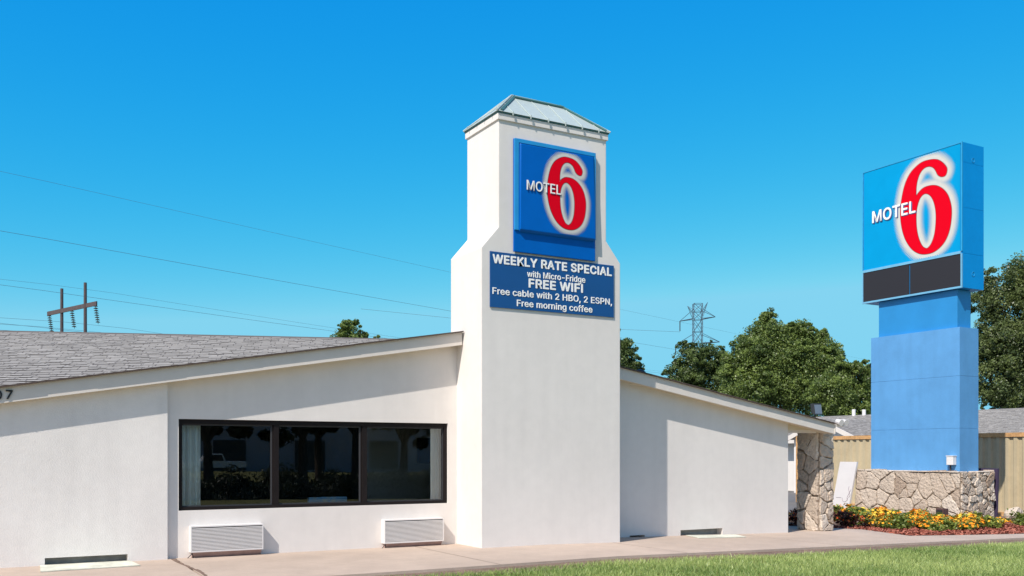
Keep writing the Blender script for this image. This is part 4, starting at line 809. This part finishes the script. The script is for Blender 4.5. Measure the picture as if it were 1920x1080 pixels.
for z in (6.35,9.4):
    mb = MB()
    for k in range(10):
        t0 = 6.28*k/10; mb.bar((23.4+.06*math.cos(t0),16.105,z+.06*math.sin(t0)),(23.4+.06*math.cos(t0+.63),16.105,z+.06*math.sin(t0+.63)),.006,4)
    mb.build('lifting_ring', M['pylon_edge'], py)
ub = thing('utility_box', (22.9,16.38,1.1), 'small pale electrical box on the blue column just above the planter', 'box')
mb = MB(); mb.box(22.80,22.945,16.28,16.48,1.24,1.465); mb.build('box_body', M['white_metal'], ub, bevel=.01)
mb = MB(); mb.box(22.79,22.95,16.27,16.49,1.468,1.49); mb.build('box_lid', M['white_metal'], ub)
mb = MB(); mb.bar((22.90,16.43,.9),(22.90,16.43,1.24),.02,6); mb.build('conduit', M['dark'], ub)

# stone planter
sp = thing('stone_planter', (23.3,17.6,-.3), 'low flagstone planter wall round the foot of the blue sign', 'planter')
qx0,qx1,qy0,qy1,qb,qt = 22.64,24.05,15.95,19.33,-.45,1.05
mb = MB(); mb.box(qx0,qx1,qy0,qy1,qb,qt); mb.build('core', M['mortar'], sp)
mb = MB(); Hq = qt+.35
stone_face(mb, lambda u,v,h: (qx0-h, qy1-u, v-.35), qy1-qy0, Hq, 36, 12, rough=.016); stone_face(mb, lambda u,v,h: (qx0+u, qy0-h, v-.35), qx1-qx0, Hq, 44, 21, rough=.02, depth=(.02,.07))
stone_face(mb, lambda u,v,h: (qx1+h, qy0+u, v-.35), qy1-qy0, Hq, 30, 13); stone_face(mb, lambda u,v,h: (qx1-u, qy1+h, v-.35), qx1-qx0, Hq, 14, 14)
mb.build('stone_facing', M['stone'], sp, attr=True)
r_ = random.Random(8)                     # irregular capping stones
for ax in ('x','y'):
    mb = MB(); p = 0; Ln = (qx1-qx0) if ax == 'x' else (qy1-qy0)
    while p < Ln:
        k = min(r_.uniform(.2,.5), Ln-p); h = r_.uniform(.02,.06); o = r_.uniform(.02,.06); wd = .3
        if ax == 'y': b = (qx0-o,qx0+wd,qy1-p-k+.01,qy1-p)
        else: b = (qx0+p,qx0+p+k-.01,qy0-o,qy0+wd)
        if not (ax == 'x' and p < .3): mb.hexa([(b[0],b[2],qt),(b[1],b[2],qt),(b[1],b[3],qt),(b[0],b[3],qt),(b[0]+.01,b[2]+.01,qt+h*r_.uniform(.6,1)),(b[1],b[2]+.01,qt+h*r_.uniform(.6,1)),(b[1],b[3]-.01,qt+h*r_.uniform(.6,1)),(b[0]+.01,b[3]-.01,qt+h*r_.uniform(.6,1))], r_.random())
        p += k
    mb.build('capping', M['stone'], sp, attr=True)
mb = MB(); mb.hexa([(22.2,19.28,-.25),(22.2,19.9,-.25),(22.26,19.9,-.25),(22.2+.06,19.28,-.25),(22.56,19.24,1.30),(22.56,19.86,1.30),(22.62,19.86,1.30),(22.62,19.24,1.30)])
lp = thing('leaning_board', (22.3,19.6,-.25), 'tall white board with faded drawing leaning on the left end of the planter', 'board')
mb.build('board', M['panel_white'], lp)
def on_board(y,z): t = (z+.25)/1.55; return Vector((22.2+.36*t-.004, y, z))
mb = MB()
mb.tube([on_board(19.46+.10*math.cos(math.pi+a_*.35), .24+.11*math.sin(math.pi+a_*.35)) for a_ in range(10)],.006,4)
mb.tube([on_board(19.36+.025*math.sin(a_*1.1), .18+.05*a_) for a_ in range(9)],.007,4); mb.tube([on_board(19.31+.02*math.cos(a_*1.4), .25+.035*a_) for a_ in range(8)],.006,4)
mb.tube([on_board(19.78,.245),on_board(19.6,.25)],.006,4); mb.build('drawing', M['grime'], lp)
mb = MB(); mb.hexa([(24.16,15.93,-.3),(24.20,15.93,-.3),(24.20,17.2,-.3),(24.16,17.2,-.3),(24.20,15.93,1.14),(24.27,15.93,1.14),(24.27,17.2,1.14),(24.20,17.2,1.14)])
tag(mb.build('leaning_board', M['purple']), 'dark board leaning on the right end of the planter', 'board')
ll = thing('landscape_light', (22.1,15.95,-.27), 'brown box garden light among the flowers in front of the planter', 'lamp')
mb = MB(); mb.box(21.98,22.2,15.98,16.2,-.06,.11); mb.build('housing', M['brown_box'], ll, bevel=.012)
mb = MB(); mb.bar((22.09,16.09,-.3),(22.09,16.09,-.06),.035,7); mb.build('stem', M['brown_box'], ll)
mb = MB(); mb.box(21.974,21.98,16.0,16.18,-.02,.08); mb.build('lens', M['dark'], ll)
# rock and loose bricks
def rock(name, c, s, seed, m, label):
    bm = bmesh.new(); bmesh.ops.create_icosphere(bm, subdivisions=3, radius=1); r_ = random.Random(seed)
    pl_ = [(Vector((r_.gauss(0,1),r_.gauss(0,1),r_.gauss(0,1))).normalized(), r_.uniform(.55,.85)) for _ in range(12)]
    for v in bm.verts:
        p = v.co.copy()
        for n_, k in pl_:
            dd = p.dot(n_)-k
            if dd > 0: p -= n_*dd
        v.co = Vector((p.x*s[0],p.y*s[1],p.z*s[2]))+Vector(c)
    mb = MB(); mb.v = [tuple(v.co) for v in bm.verts]; bm.verts.index_update(); mb.f = [[v.index for v in f.verts] for f in bm.faces]; mb.c = [.75]*len(mb.f); bm.free()
    return tag(mb.build(name, m, attr=True), label, 'rock')
rock('rock', (25.1,16.05,-.16), (.30,.25,.26), 3, M['stone'], 'pale angular rock beside the planter at the right edge of the bed')
r_ = random.Random(4); k = 0
for lv, cnt in ((0,3),(1,3),(2,2),(3,1)):
    for i in range(cnt):
        mb = MB(); x, y, z = 25.55+.23*i+.05*lv, 15.75+r_.uniform(-.05,.05), -.34+.075*lv
        a_ = r_.uniform(-.25,.25); ca, sa = math.cos(a_), math.sin(a_)
        q = [(x+ca*u-sa*v, y+sa*u+ca*v) for u,v in ((-.1,-.05),(.1,-.05),(.1,.05),(-.1,.05))]
        mb.hexa([(*p,z) for p in q]+[(*p,z+.065) for p in q]); o = mb.build('brick', M['brick'], bevel=.006)
        tag(o, 'loose pinkish brick in the pile at the right edge of the bed', 'brick', 'loose bricks beside the rock')

# ------------------------------------------------------------------ flower bed
def plant_proto(name, kind, seed):
    """a bushy bedding plant of radius ~.25 m at the origin"""
    g = np.random.default_rng(seed)
    lob = [(g.normal()*.09,g.normal()*.09,.16+.06*g.random(),.17) for _ in range(5)]
    o = thing(name, (0,0,0), 'x', 'plant')
    V, c = leaf_cloud(lob, 650, .032, seed, clump=.3, squash=1.1, inner=.3); V[:,2] = np.maximum(V[:,2],.005)
    quads_obj('foliage', V, c, M['red_leaf'] if kind == 'red' else M['flower_leaf'], o)
    nf = {'orange':125,'yellow':95,'green':5,'red':34,'mixed':50}[kind]
    Vs = []; cs = []
    for i in range(nf):
        d = g.normal(size=3); d[2] = abs(d[2])*.9+.1; d /= np.linalg.norm(d); p = np.array([0,0,.15])+d*np.array([.27,.27,.22])*(.8+.3*g.random())
        nn = d+g.normal(size=3)*.3+np.array([-.2,-.2,.2]); nn /= np.linalg.norm(nn); u = np.cross(nn,[.3,.1,.9]); u /= np.linalg.norm(u); v = np.cross(nn,u); r0 = .022+.016*g.random(); tone = g.random()
        for q in range(6):
            a0, a1, am = q*1.047, (q+1)*1.047, (q+.5)*1.047; f_ = lambda a_,s: p+(u*math.cos(a_)+v*math.sin(a_))*r0*s
            Vs += [p-nn*.006, f_(a0,.75), f_(am,1.15)+nn*.004, f_(a1,.75)]; cs.append(min(1,max(0,tone+g.normal()*.15)))
    pm = {'orange':M['orange'],'yellow':M['yellow'],'green':M['yellow'],'red':M['redpetal'],'mixed':M['orange']}[kind]
    quads_obj('blossoms', np.array(Vs), np.array(cs), pm, o)
    return o
protos = {k: [plant_proto('flowering_plant', k, s+i*10) for i in range(2)] for s, k in enumerate(('orange','yellow','green','red','mixed'))}
used = set()
LAB = {'orange':('bushy plant thick with orange blossoms in the bed before the planter','orange flowering plants'),'yellow':('bushy plant with yellow blossoms in the bed before the planter','yellow flowering plants'),
       'green':('bright green leafy plant with hardly a flower in the mulch bed','green bedding plants'),'red':('dark red leafed plant in the shade behind the stone pillar','dark red plants by the pillar'),'mixed':('green plant sprinkled with a few orange blossoms in the bed before the planter','sparsely flowering plants')}
r_ = random.Random(21)
spots = [(17.25,16.4,'red',1.0),(17.0,16.9,'red',1.1),(17.7,16.9,'red',1.2),(18.0,16.2,'red',1.15),(18.25,15.7,'red',1.0),(18.5,16.5,'red',1.2),(18.75,15.9,'green',1.35),(18.6,15.3,'mixed',1.0),(18.45,14.9,'mixed',.9),(19.2,16.3,'yellow',1.2),
 (18.9,14.75,'green',1.0),(19.3,15.2,'mixed',1.15),(19.7,15.8,'orange',1.15),(20.2,16.3,'yellow',1.1),(19.2,14.3,'mixed',.95),(19.55,14.75,'orange',1.1),(20.0,15.2,'orange',1.15),(20.6,15.7,'orange',1.15),(21.1,16.2,'yellow',1.1),
 (19.0,13.95,'green',.8),(19.7,14.05,'green',1.0),(20.0,14.45,'orange',1.1),(20.4,14.85,'orange',1.1),(20.9,15.3,'yellow',1.1),(21.4,15.7,'orange',1.0),(20.1,13.95,'mixed',.9),(20.6,14.2,'orange',1.0),(21.0,14.6,'yellow',1.1),(21.5,15.0,'orange',1.0),(21.3,14.2,'green',.9),
 (21.9,14.6,'mixed',.95),(22.3,15.2,'green',.9),(22.1,15.55,'mixed',.8),(22.8,14.9,'mixed',.8),(23.1,15.2,'yellow',.7),(23.3,14.5,'green',1.15),(23.7,14.8,'green',1.15),(24.1,15.0,'yellow',1.05),(24.6,14.9,'mixed',.9),(25.0,14.4,'green',.95),(24.7,15.4,'yellow',.8),(20.6,17.1,'yellow',1.1),(21.4,17.4,'orange',1.1),(21.9,16.6,'yellow',1.0),(19.9,17.2,'mixed',1.2),(21.0,18.3,'mixed',1.2),(21.6,18.6,'green',1.1),(20.3,18.0,'yellow',1.2)]
for x, y, k, s in spots:
    j = r_.randrange(2); pr = protos[k][j]
    if (k,j) in used: o = copy_thing(pr, (x,y,gz(x)-.02))
    else: o = pr; o.location = (x,y,gz(x)-.02); used.add((k,j))
    o.rotation_euler.z = r_.uniform(0,6.28); o.scale = (s,s,s*r_.uniform(.7,1.0)); o['label'] = LAB[k][0]; o['group'] = LAB[k][1]
for k in protos:
    for j in range(2):
        if (k,j) not in used:
            for c_ in list(protos[k][j].children): bpy.data.objects.remove(c_)
            bpy.data.objects.remove(protos[k][j])

# ------------------------------------------------------------------ things behind
sc_ = thing('shipping_container', (29.2,20.7,-.42), 'long tan corrugated container with rusty top rail behind the blue sign', 'container')
CX0,CX1,CY0,CY1,CZ0,CZ1 = 28.0,30.44,14.6,26.8,-.42,2.19
def corr(P0, P1, nrm_, depth=.05, pitch=.28):
    P0, P1, nrm_ = Vector(P0), Vector(P1), Vector(nrm_); L_ = (P1-P0).length; k = int(L_/pitch); pts = []
    for i in range(k):
        for t, dd in ((.0,0),(.3,0),(.45,-1),(.8,-1),(.95,0)): pts.append(P0.lerp(P1,(i+t)/k)+nrm_*depth*dd)
    pts.append(P1); mb = MB()
    for a,b in zip(pts,pts[1:]): mb.poly([(a.x,a.y,CZ0+.14),(b.x,b.y,CZ0+.14),(b.x,b.y,CZ1-.1),(a.x,a.y,CZ1-.1)])
    return mb
for P0,P1,nn in (((CX0+.03,CY0+.1,0),(CX0+.03,CY1-.1,0),(-1,0,0)),((CX1-.03,CY0+.1,0),(CX1-.03,CY1-.1,0),(1,0,0)),((CX0+.1,CY0+.03,0),(CX1-.1,CY0+.03,0),(0,-1,0)),((CX0+.1,CY1-.03,0),(CX1-.1,CY1-.03,0),(0,1,0))):
    corr(P0,P1,tuple(-c for c in nn),-.05).build('side_panel', M['container'], sc_, fix=False)
mb = MB(); 
for x in (CX0,CX1-.1): mb.box(x,x+.1,CY0+.16,CY1-.16,CZ1-.13,CZ1)
for y in (CY0,CY1-.1): mb.box(CX0+.16,CX1-.16,y,y+.1,CZ1-.13,CZ1)
mb.build('top_rail', M['rust'], sc_)
mb = MB()
for x in (CX0,CX1-.1): mb.box(x,x+.1,CY0+.16,CY1-.16,CZ0,CZ0+.14)
mb.build('bottom_rail', M['rust'], sc_)
for x in (CX0-.01,CX1-.15):
    for y in (CY0-.01,CY1-.15): mb = MB(); mb.box(x,x+.16,y,y+.16,CZ0-.02,CZ1+.02); mb.build('corner_post', M['rust'], sc_)
mb = MB(); mb.box(CX0+.1,CX1-.1,CY0+.1,CY1-.1,CZ1-.07,CZ1-.02); mb.build('container_roof', M['container'], sc_)

rb_ = thing('rear_building', (42,34,-.6), 'long low white building with grey shingled roof behind the container', 'building')
mb = MB(); mb.box(38,47.5,10,48,-.7,2.35); mb.build('wall', M['stucco_smooth'], rb_)
roof_plane('roof', [(37.3,49,2.28),(37.3,9,2.28),(43,9,3.68),(43,49,3.68)], M['shingle_far'], rb_, seed=9)
roof_plane('roof', [(48.7,9,2.28),(48.7,49,2.28),(43,49,3.68),(43,9,3.68)], M['shingle_far'], rb_, courses=False)
mb = MB(); mb.box(37.24,37.3,9,49,2.07,2.27); mb.build('fascia', M['white_paint'], rb_)
# projecting gable towards the lot
gy0, gy1, gm, gx = 30.4,34.8,32.6,35.6
roof_plane('roof', [(gx,gy0,2.28),(41,gy0,2.28),(41,gm,3.22),(gx,gm,3.22)], M['shingle_far'], rb_, seed=10)
roof_plane('roof', [(41,gy1,2.28),(gx,gy1,2.28),(gx,gm,3.22),(41,gm,3.22)], M['shingle_far'], rb_, courses=False)
mb = MB(); mb.prism([(gx+.3,gy0+.3,-.7),(gx+.3,gy1-.3,-.7),(gx+.3,gy1-.3,2.3),(gx+.3,gm,3.1),(gx+.3,gy0+.3,2.3)],(3,0,0)); mb.build('gable_wall', M['stucco_smooth'], rb_)
for a,b in ((gy0,gm),(gy1,gm)):
    mb = MB(); mb.hexa([(gx-.05,a,2.08),(gx,a,2.08),(gx,b,3.02),(gx-.05,b,3.02),(gx-.05,a,2.31),(gx,a,2.31),(gx,b,3.25),(gx-.05,b,3.25)]); mb.build('bargeboard', M['white_paint'], rb_)
mb = MB(); mb.box(gx+.25,gx+.3,35.4,36.4,-.6,1.5); d_ = mb.build('door', M['dark'], rb_)
for y, ht in ((36.8,.32),(36.1,.28)):
    mb = MB(); mb.bar((42.9,y,3.6),(42.9,y,3.68+ht),.10,8); mb.build('vent_pipe', M['white_metal'], rb_)

# trees
trees = dict(
 A=[(21.0,57.1,8.6,1.1),(20.3,57.5,8.6,.7),(21.8,56.6,8.4,.7),(20.6,57.3,9.1,.5),(21.4,56.8,9.0,.4),(19.8,57.8,8.4,.4),(20.8,57.2,7.2,1.4)],
 B=[(37.9,53.2,8.4,1.4),(38.7,52.8,8.8,.9),(39.1,52.6,7.7,.9),(37.5,53.4,9.5,1.0),(38.2,53.1,6.6,1.6),(39.3,52.4,7.0,.7),(37,53.6,7.4,1.6)],
 C=[(51.5,60.4,8.5,1.7),(50.4,61.1,8.1,1.1),(52.6,59.8,9.4,1.3),(51.1,60.7,9.8,.9),(53.4,59.4,7.2,2.0),(50.7,60.9,6.8,1.7),(52.6,59.8,5.5,2.2),(50.2,61.2,5.6,1.3),(53.6,59.2,8.6,1.0),(54.0,59.0,7.6,1.4)],
 D=[(52.4,53.0,10.0,1.7),(54.2,52.0,10.0,1.6),(52.4,53.0,11.2,.7),(54.3,51.9,11.1,.6),(51.0,53.8,9.2,1.4),(55.9,51.0,9.0,1.5),(55.7,51.1,10.4,.7),(53.1,52.6,7.6,2.8),(51.4,53.6,6.4,2.2),(55.2,51.4,6.4,2.6),(50.3,54.2,8.0,1.1),(54.5,51.6,8.3,2.3)],
 E=[(51.3,44.5,6.2,1.4),(50.3,45.0,5.5,1.6),(52.0,44.0,6.9,.8),(51.6,44.3,4.8,1.6),(50.8,44.7,7.3,.7)],
 E2=[(70.1,57.9,8.7,1.1),(70.8,57.5,7.2,1.9),(69.5,58.2,7.2,1.2)],
 F=[(51.8,33.8,10.5,1.5),(53.1,33.0,11.7,1.5),(51.0,34.2,10.5,.7),(51.1,34.2,11.7,.6),(52.1,33.6,8.0,1.8),(51.3,34.1,8.6,1.0),(51.5,33.9,5.9,1.6),(50.9,34.3,6.5,.6),(53.4,32.9,8.0,2.5),(53.1,33.0,5.2,1.8),(51.0,34.2,4.9,.8),(54.5,32.2,10.5,2.0)])
tree('leafy_tree', trees['A'], 36000, .065, M['leaf_mid'], 'treetop showing alone above the motel roof left of the tower', 2)
tree('leafy_tree', trees['B'], 50000, .072, M['leaf_dark'], 'dark tree half hidden by the right side of the tower', 3)
tree('leafy_tree', trees['C'], 85000, .078, M['leaf_dark'], 'dark rounded tree below the steel lattice pylon', 4)
tree('leafy_tree', trees['D'], 210000, .078, M['leaf_mid'], 'largest tree, broad and many peaked, left of the blue roadside sign', 5)
tree('leafy_tree', trees['E'], 56000, .07, M['leaf_mid'], 'low green tree behind the floodlight on the roof end', 6)
tree('leafy_tree', trees['E2'], 28000, .085, M['leaf_dark'], 'distant small tree against the left edge of the blue sign column', 7)
tree('leafy_tree', trees['F'], 190000, .062, M['leaf_olive'], 'tall olive green tree at the right edge behind the blue sign', 8, inner=.4)

# wooden H-frame and wires
D3 = Vector((.935,.355,0))
hf = thing('utility_pole', (6.6,75.6,0), 'wooden twin pole power line frame with hanging insulators behind the shingled roof', 'utility pole')
for x,y,z in ((5.98,77.16,13.63),(7.26,74.13,13.71)): mb = MB(); mb.bar((x,y,-.2),(x,y,z),.145,10,.105); mb.build('pole', M['wood'], hf)
c0, c1 = Vector((5.15,78.8,11.93)), Vector((7.87,72.8,12.10))
mb = MB(); dd = (c1-c0).normalized(); sd_ = Vector((-dd.y,dd.x,0))*.09
for s in (0,):
    o_ = sd_*s*2.6; mb.hexa([c0+o_-sd_*.5+Vector((0,0,-.15)),c1+o_-sd_*.5+Vector((0,0,-.15)),c1+o_+sd_*.5+Vector((0,0,-.15)),c0+o_+sd_*.5+Vector((0,0,-.15)),c0+o_-sd_*.5+Vector((0,0,.15)),c1+o_-sd_*.5+Vector((0,0,.15)),c1+o_+sd_*.5+Vector((0,0,.15)),c0+o_+sd_*.5+Vector((0,0,.15))])
mb.build('crossarm', M['wood'], hf)
ends = []
for t in (.03,.5,.97):
    p = c0.lerp(c1,t); mb = MB(); L_ = 1.42; sw = D3*.22
    mb.bar(p, p+sw+Vector((0,0,-L_)), .02, 4)
    for k in range(8): q = p+sw*((k+1)/9)+Vector((0,0,-L_*(k+1)/9)); mb.bar(q+Vector((0,0,.035)), q-Vector((0,0,.035)), .08, 8, .17)
    mb.build('insulator', M['dark'], hf); ends.append(p+sw+Vector((0,0,-L_)))
def wire(p, l0, l1, label, sag0=.0, r=.009, span=110, group=None):
    """a conductor through p along the line direction, sagging from its support"""
    pts = []
    for i in range(41):
        s = l0+(l1-l0)*i/40; a_ = abs(s); z = p.z - 4*sag0*(a_/span)*(1-min(a_,span)/span) if a_ < span else p.z
        pts.append(Vector((p.x,p.y,0))+D3*s+Vector((0,0,z)))
    mb = MB(); mb.tube(pts, r, 5); tag(mb.build('power_line', M['wire']), label, 'cable', group)
for p, lab in zip(ends, ('wire hanging from the left insulator of the wooden power frame','wire hanging from the middle insulator of the wooden power frame','wire hanging from the right insulator of the wooden power frame')):
    wire(p, -70, 110, lab, 1.2, group='wires on the power frame')
wire(Vector((7.26,74.13,13.3)), -70, 110, 'thin wire running from the top of the right wooden pole', .8, .008, group='wires on the power frame')
wire(Vector((1.16,45.37,13.39)), -30, 130, 'faint topmost wire crossing the sky behind the tower', 0.3, .006, group='wires crossing the sky')
wire(Vector((1.22,47.64,11.36)), -30, 130, 'dark wire sloping down across the sky to the middle of the tower', .3, .009, group='wires crossing the sky')
wire(Vector((1.6,62.39,11.29)), -40, 130, 'wire passing just above the wooden frame and down behind the motel roof', .4, .010, group='wires crossing the sky')
wire(Vector((1.8,66.4,9.55)), -40, 130, 'lowest wire passing behind the two wooden poles', .4, .009, group='wires crossing the sky')

lt = thing('transmission_tower', (132.8,154.5,-.6), 'distant steel lattice power tower rising above the dark rounded tree', 'pylon')
ax = Vector((.866,-.5,0)); ay = Vector((.5,.866,0)); base = Vector((132.8,154.5,0))
mb = MB()
def lp_(a,b,z): return base+ax*a+ay*b+Vector((0,0,z))
zs = [-.6,6,11,15,18.5,21.5,24.5,27,29.5,31.2,32.85]; hw = lambda z: .9+max(0,18-z)*.14
for z0,z1 in zip(zs,zs[1:]):
    a,b = hw(z0),hw(z1)
    for s,t in ((-1,-1),(1,-1),(1,1),(-1,1)):
        mb.bar(lp_(s*a,t*a,z0),lp_(s*b,t*b,z1),.07,4)
    cs_ = [(-1,-1),(1,-1),(1,1),(-1,1)]
    for i in range(4):
        p,q = cs_[i],cs_[(i+1)%4]; mb.bar(lp_(p[0]*a,p[1]*a,z0),lp_(q[0]*b,q[1]*b,z1),.035,4); mb.bar(lp_(q[0]*a,q[1]*a,z0),lp_(p[0]*b,p[1]*b,z1),.05,4); mb.bar(lp_(p[0]*b,p[1]*b,z1),lp_(q[0]*b,q[1]*b,z1),.05,4)
mb.build('lattice_body', M['galv'], lt)
for z, l_, dz in ((29.7,3.7,.45),(24.6,4.6,.3)):
    for s in (-1,1):
        mb = MB(); tip = lp_(s*l_,0,z+s*dz)
        for t in (-1,1): mb.bar(lp_(s*1.0,t*1.0,z),tip,.08,4); mb.bar(lp_(s*1.0,t*1.0,z+1.9),tip,.05,4)
        mb.build('arm', M['galv'], lt)
    mb = MB(); mb.bar(lp_(-l_,0,z-dz),lp_(-l_,0,z-dz-2.1),.11,6); mb.build('insulator', M['dark'], lt)
for s,h_ in ((-1,32.4),(1,33.2)):
    mb = MB(); tip = lp_(s*2.1,0,h_)
    for t in (-1,1): mb.bar(lp_(s*1.0,t*1.0,30.2),tip,.06,4); mb.bar(lp_(s*1.0,t*1.0,31.4),tip,.04,4)
    mb.build('horn', M['galv'], lt)
p = lp_(-3.7,0,27.0); mb = MB(); mb.tube([p, p+Vector((-30,14,1.0)), p+Vector((-60,28,4))],.025,4); tag(mb.build('power_line', M['wire']), 'faint wire running left from the arm of the steel lattice tower', 'cable')

# ------------------------------------------------------------------ across the road (mirrored in the window)
strip('road', [-200,8.5,40,200], -19, -10, -.03, M['asphalt'])
hb = [(4.2,-4.6,1.15),(6.1,-4.9,1.25),(8.0,-4.5,1.1),(9.9,-4.8,1.3),(12.1,-4.7,1.25),(14.0,-4.9,1.2),(15.8,-4.6,1.2)]
for i,(x,y,r0) in enumerate(hb):
    o = thing('hedge_shrub', (x,y,gz(x)-.05), 'clipped round hedge shrub mirrored in the wide window', 'shrub', 'hedge shrubs mirrored in the window')
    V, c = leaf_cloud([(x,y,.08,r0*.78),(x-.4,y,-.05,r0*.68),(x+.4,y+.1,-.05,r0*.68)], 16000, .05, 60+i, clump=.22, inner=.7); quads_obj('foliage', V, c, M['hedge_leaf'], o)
    mb = MB(); mb.bar((x,y,gz(x)-.1),(x,y,.5),.05,6); mb.build('stem', M['trunk'], o)
for i,(x,y,h_) in enumerate(((12.5,-26,4.2),(17.5,-25,4.6),(19.2,-27,4.4),(20.6,-25.5,4.2),(24.5,-27,3.6),(8.5,-28,4.4))):
    lob = [(x+rng.uniform(-2,2),y+rng.uniform(-2,2),h_-.4+rng.uniform(0,3.4),rng.uniform(1.5,2.3)) for _ in range(7)]
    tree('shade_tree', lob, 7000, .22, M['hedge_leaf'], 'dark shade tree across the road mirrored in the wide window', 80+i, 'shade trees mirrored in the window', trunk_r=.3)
ob = thing('warehouse', (20,-78,0), 'plain grey building across the road mirrored in the wide window', 'building')
mb = MB(); mb.box(-30,80,-90,-76,-.8,7.5); mb.build('wall', M['siding'], ob)
mb = MB(); mb.box(-30.3,80.3,-90.3,-75.7,7.5,7.9); mb.build('roof', M['graphite'], ob)
for k in range(5): mb = MB(); mb.box(14+k*9,17.5+k*9,-75.98,-75.9,-.3,3.0); mb.build('door', M['dark'], ob)
tk = thing('pickup_truck', (19,-58,-.2), 'silver pickup truck across the road mirrored in the left window pane', 'truck')
mb = MB(); X,Y,Z_ = 16.4,-57,-.2
prof = [(0,.45),(0,.95),(1.5,1.05),(2.1,1.7),(3.3,1.72),(3.6,1.05),(5.4,1.02),(5.4,.45)]
mb.prism([(X+a_,Y,Z_+b_) for a_,b_ in prof],(0,-1.85,0)); mb.build('body', M['car'], tk, bevel=.05)
mb = MB(); mb.prism([(X+a_,Y+.012,Z_+b_) for a_,b_ in [(1.75,1.08),(2.2,1.6),(3.2,1.62),(3.4,1.08)]],(0,-.008,0)); mb.build('side_window', M['black'], tk)
for wx in (1.05,4.3):
    for wy in (.02,-1.65):
        mb = MB(); mb.bar((X+wx,Y+wy-.22,Z_+.36),(X+wx,Y+wy,Z_+.36),.36,16); wh = mb.build('wheel', M['black'], tk); mb = MB(); mb.bar((X+wx,Y+wy,Z_+.36),(X+wx,Y+wy+.015,Z_+.36),.21,12); mb.build('rim', M['car'], wh)
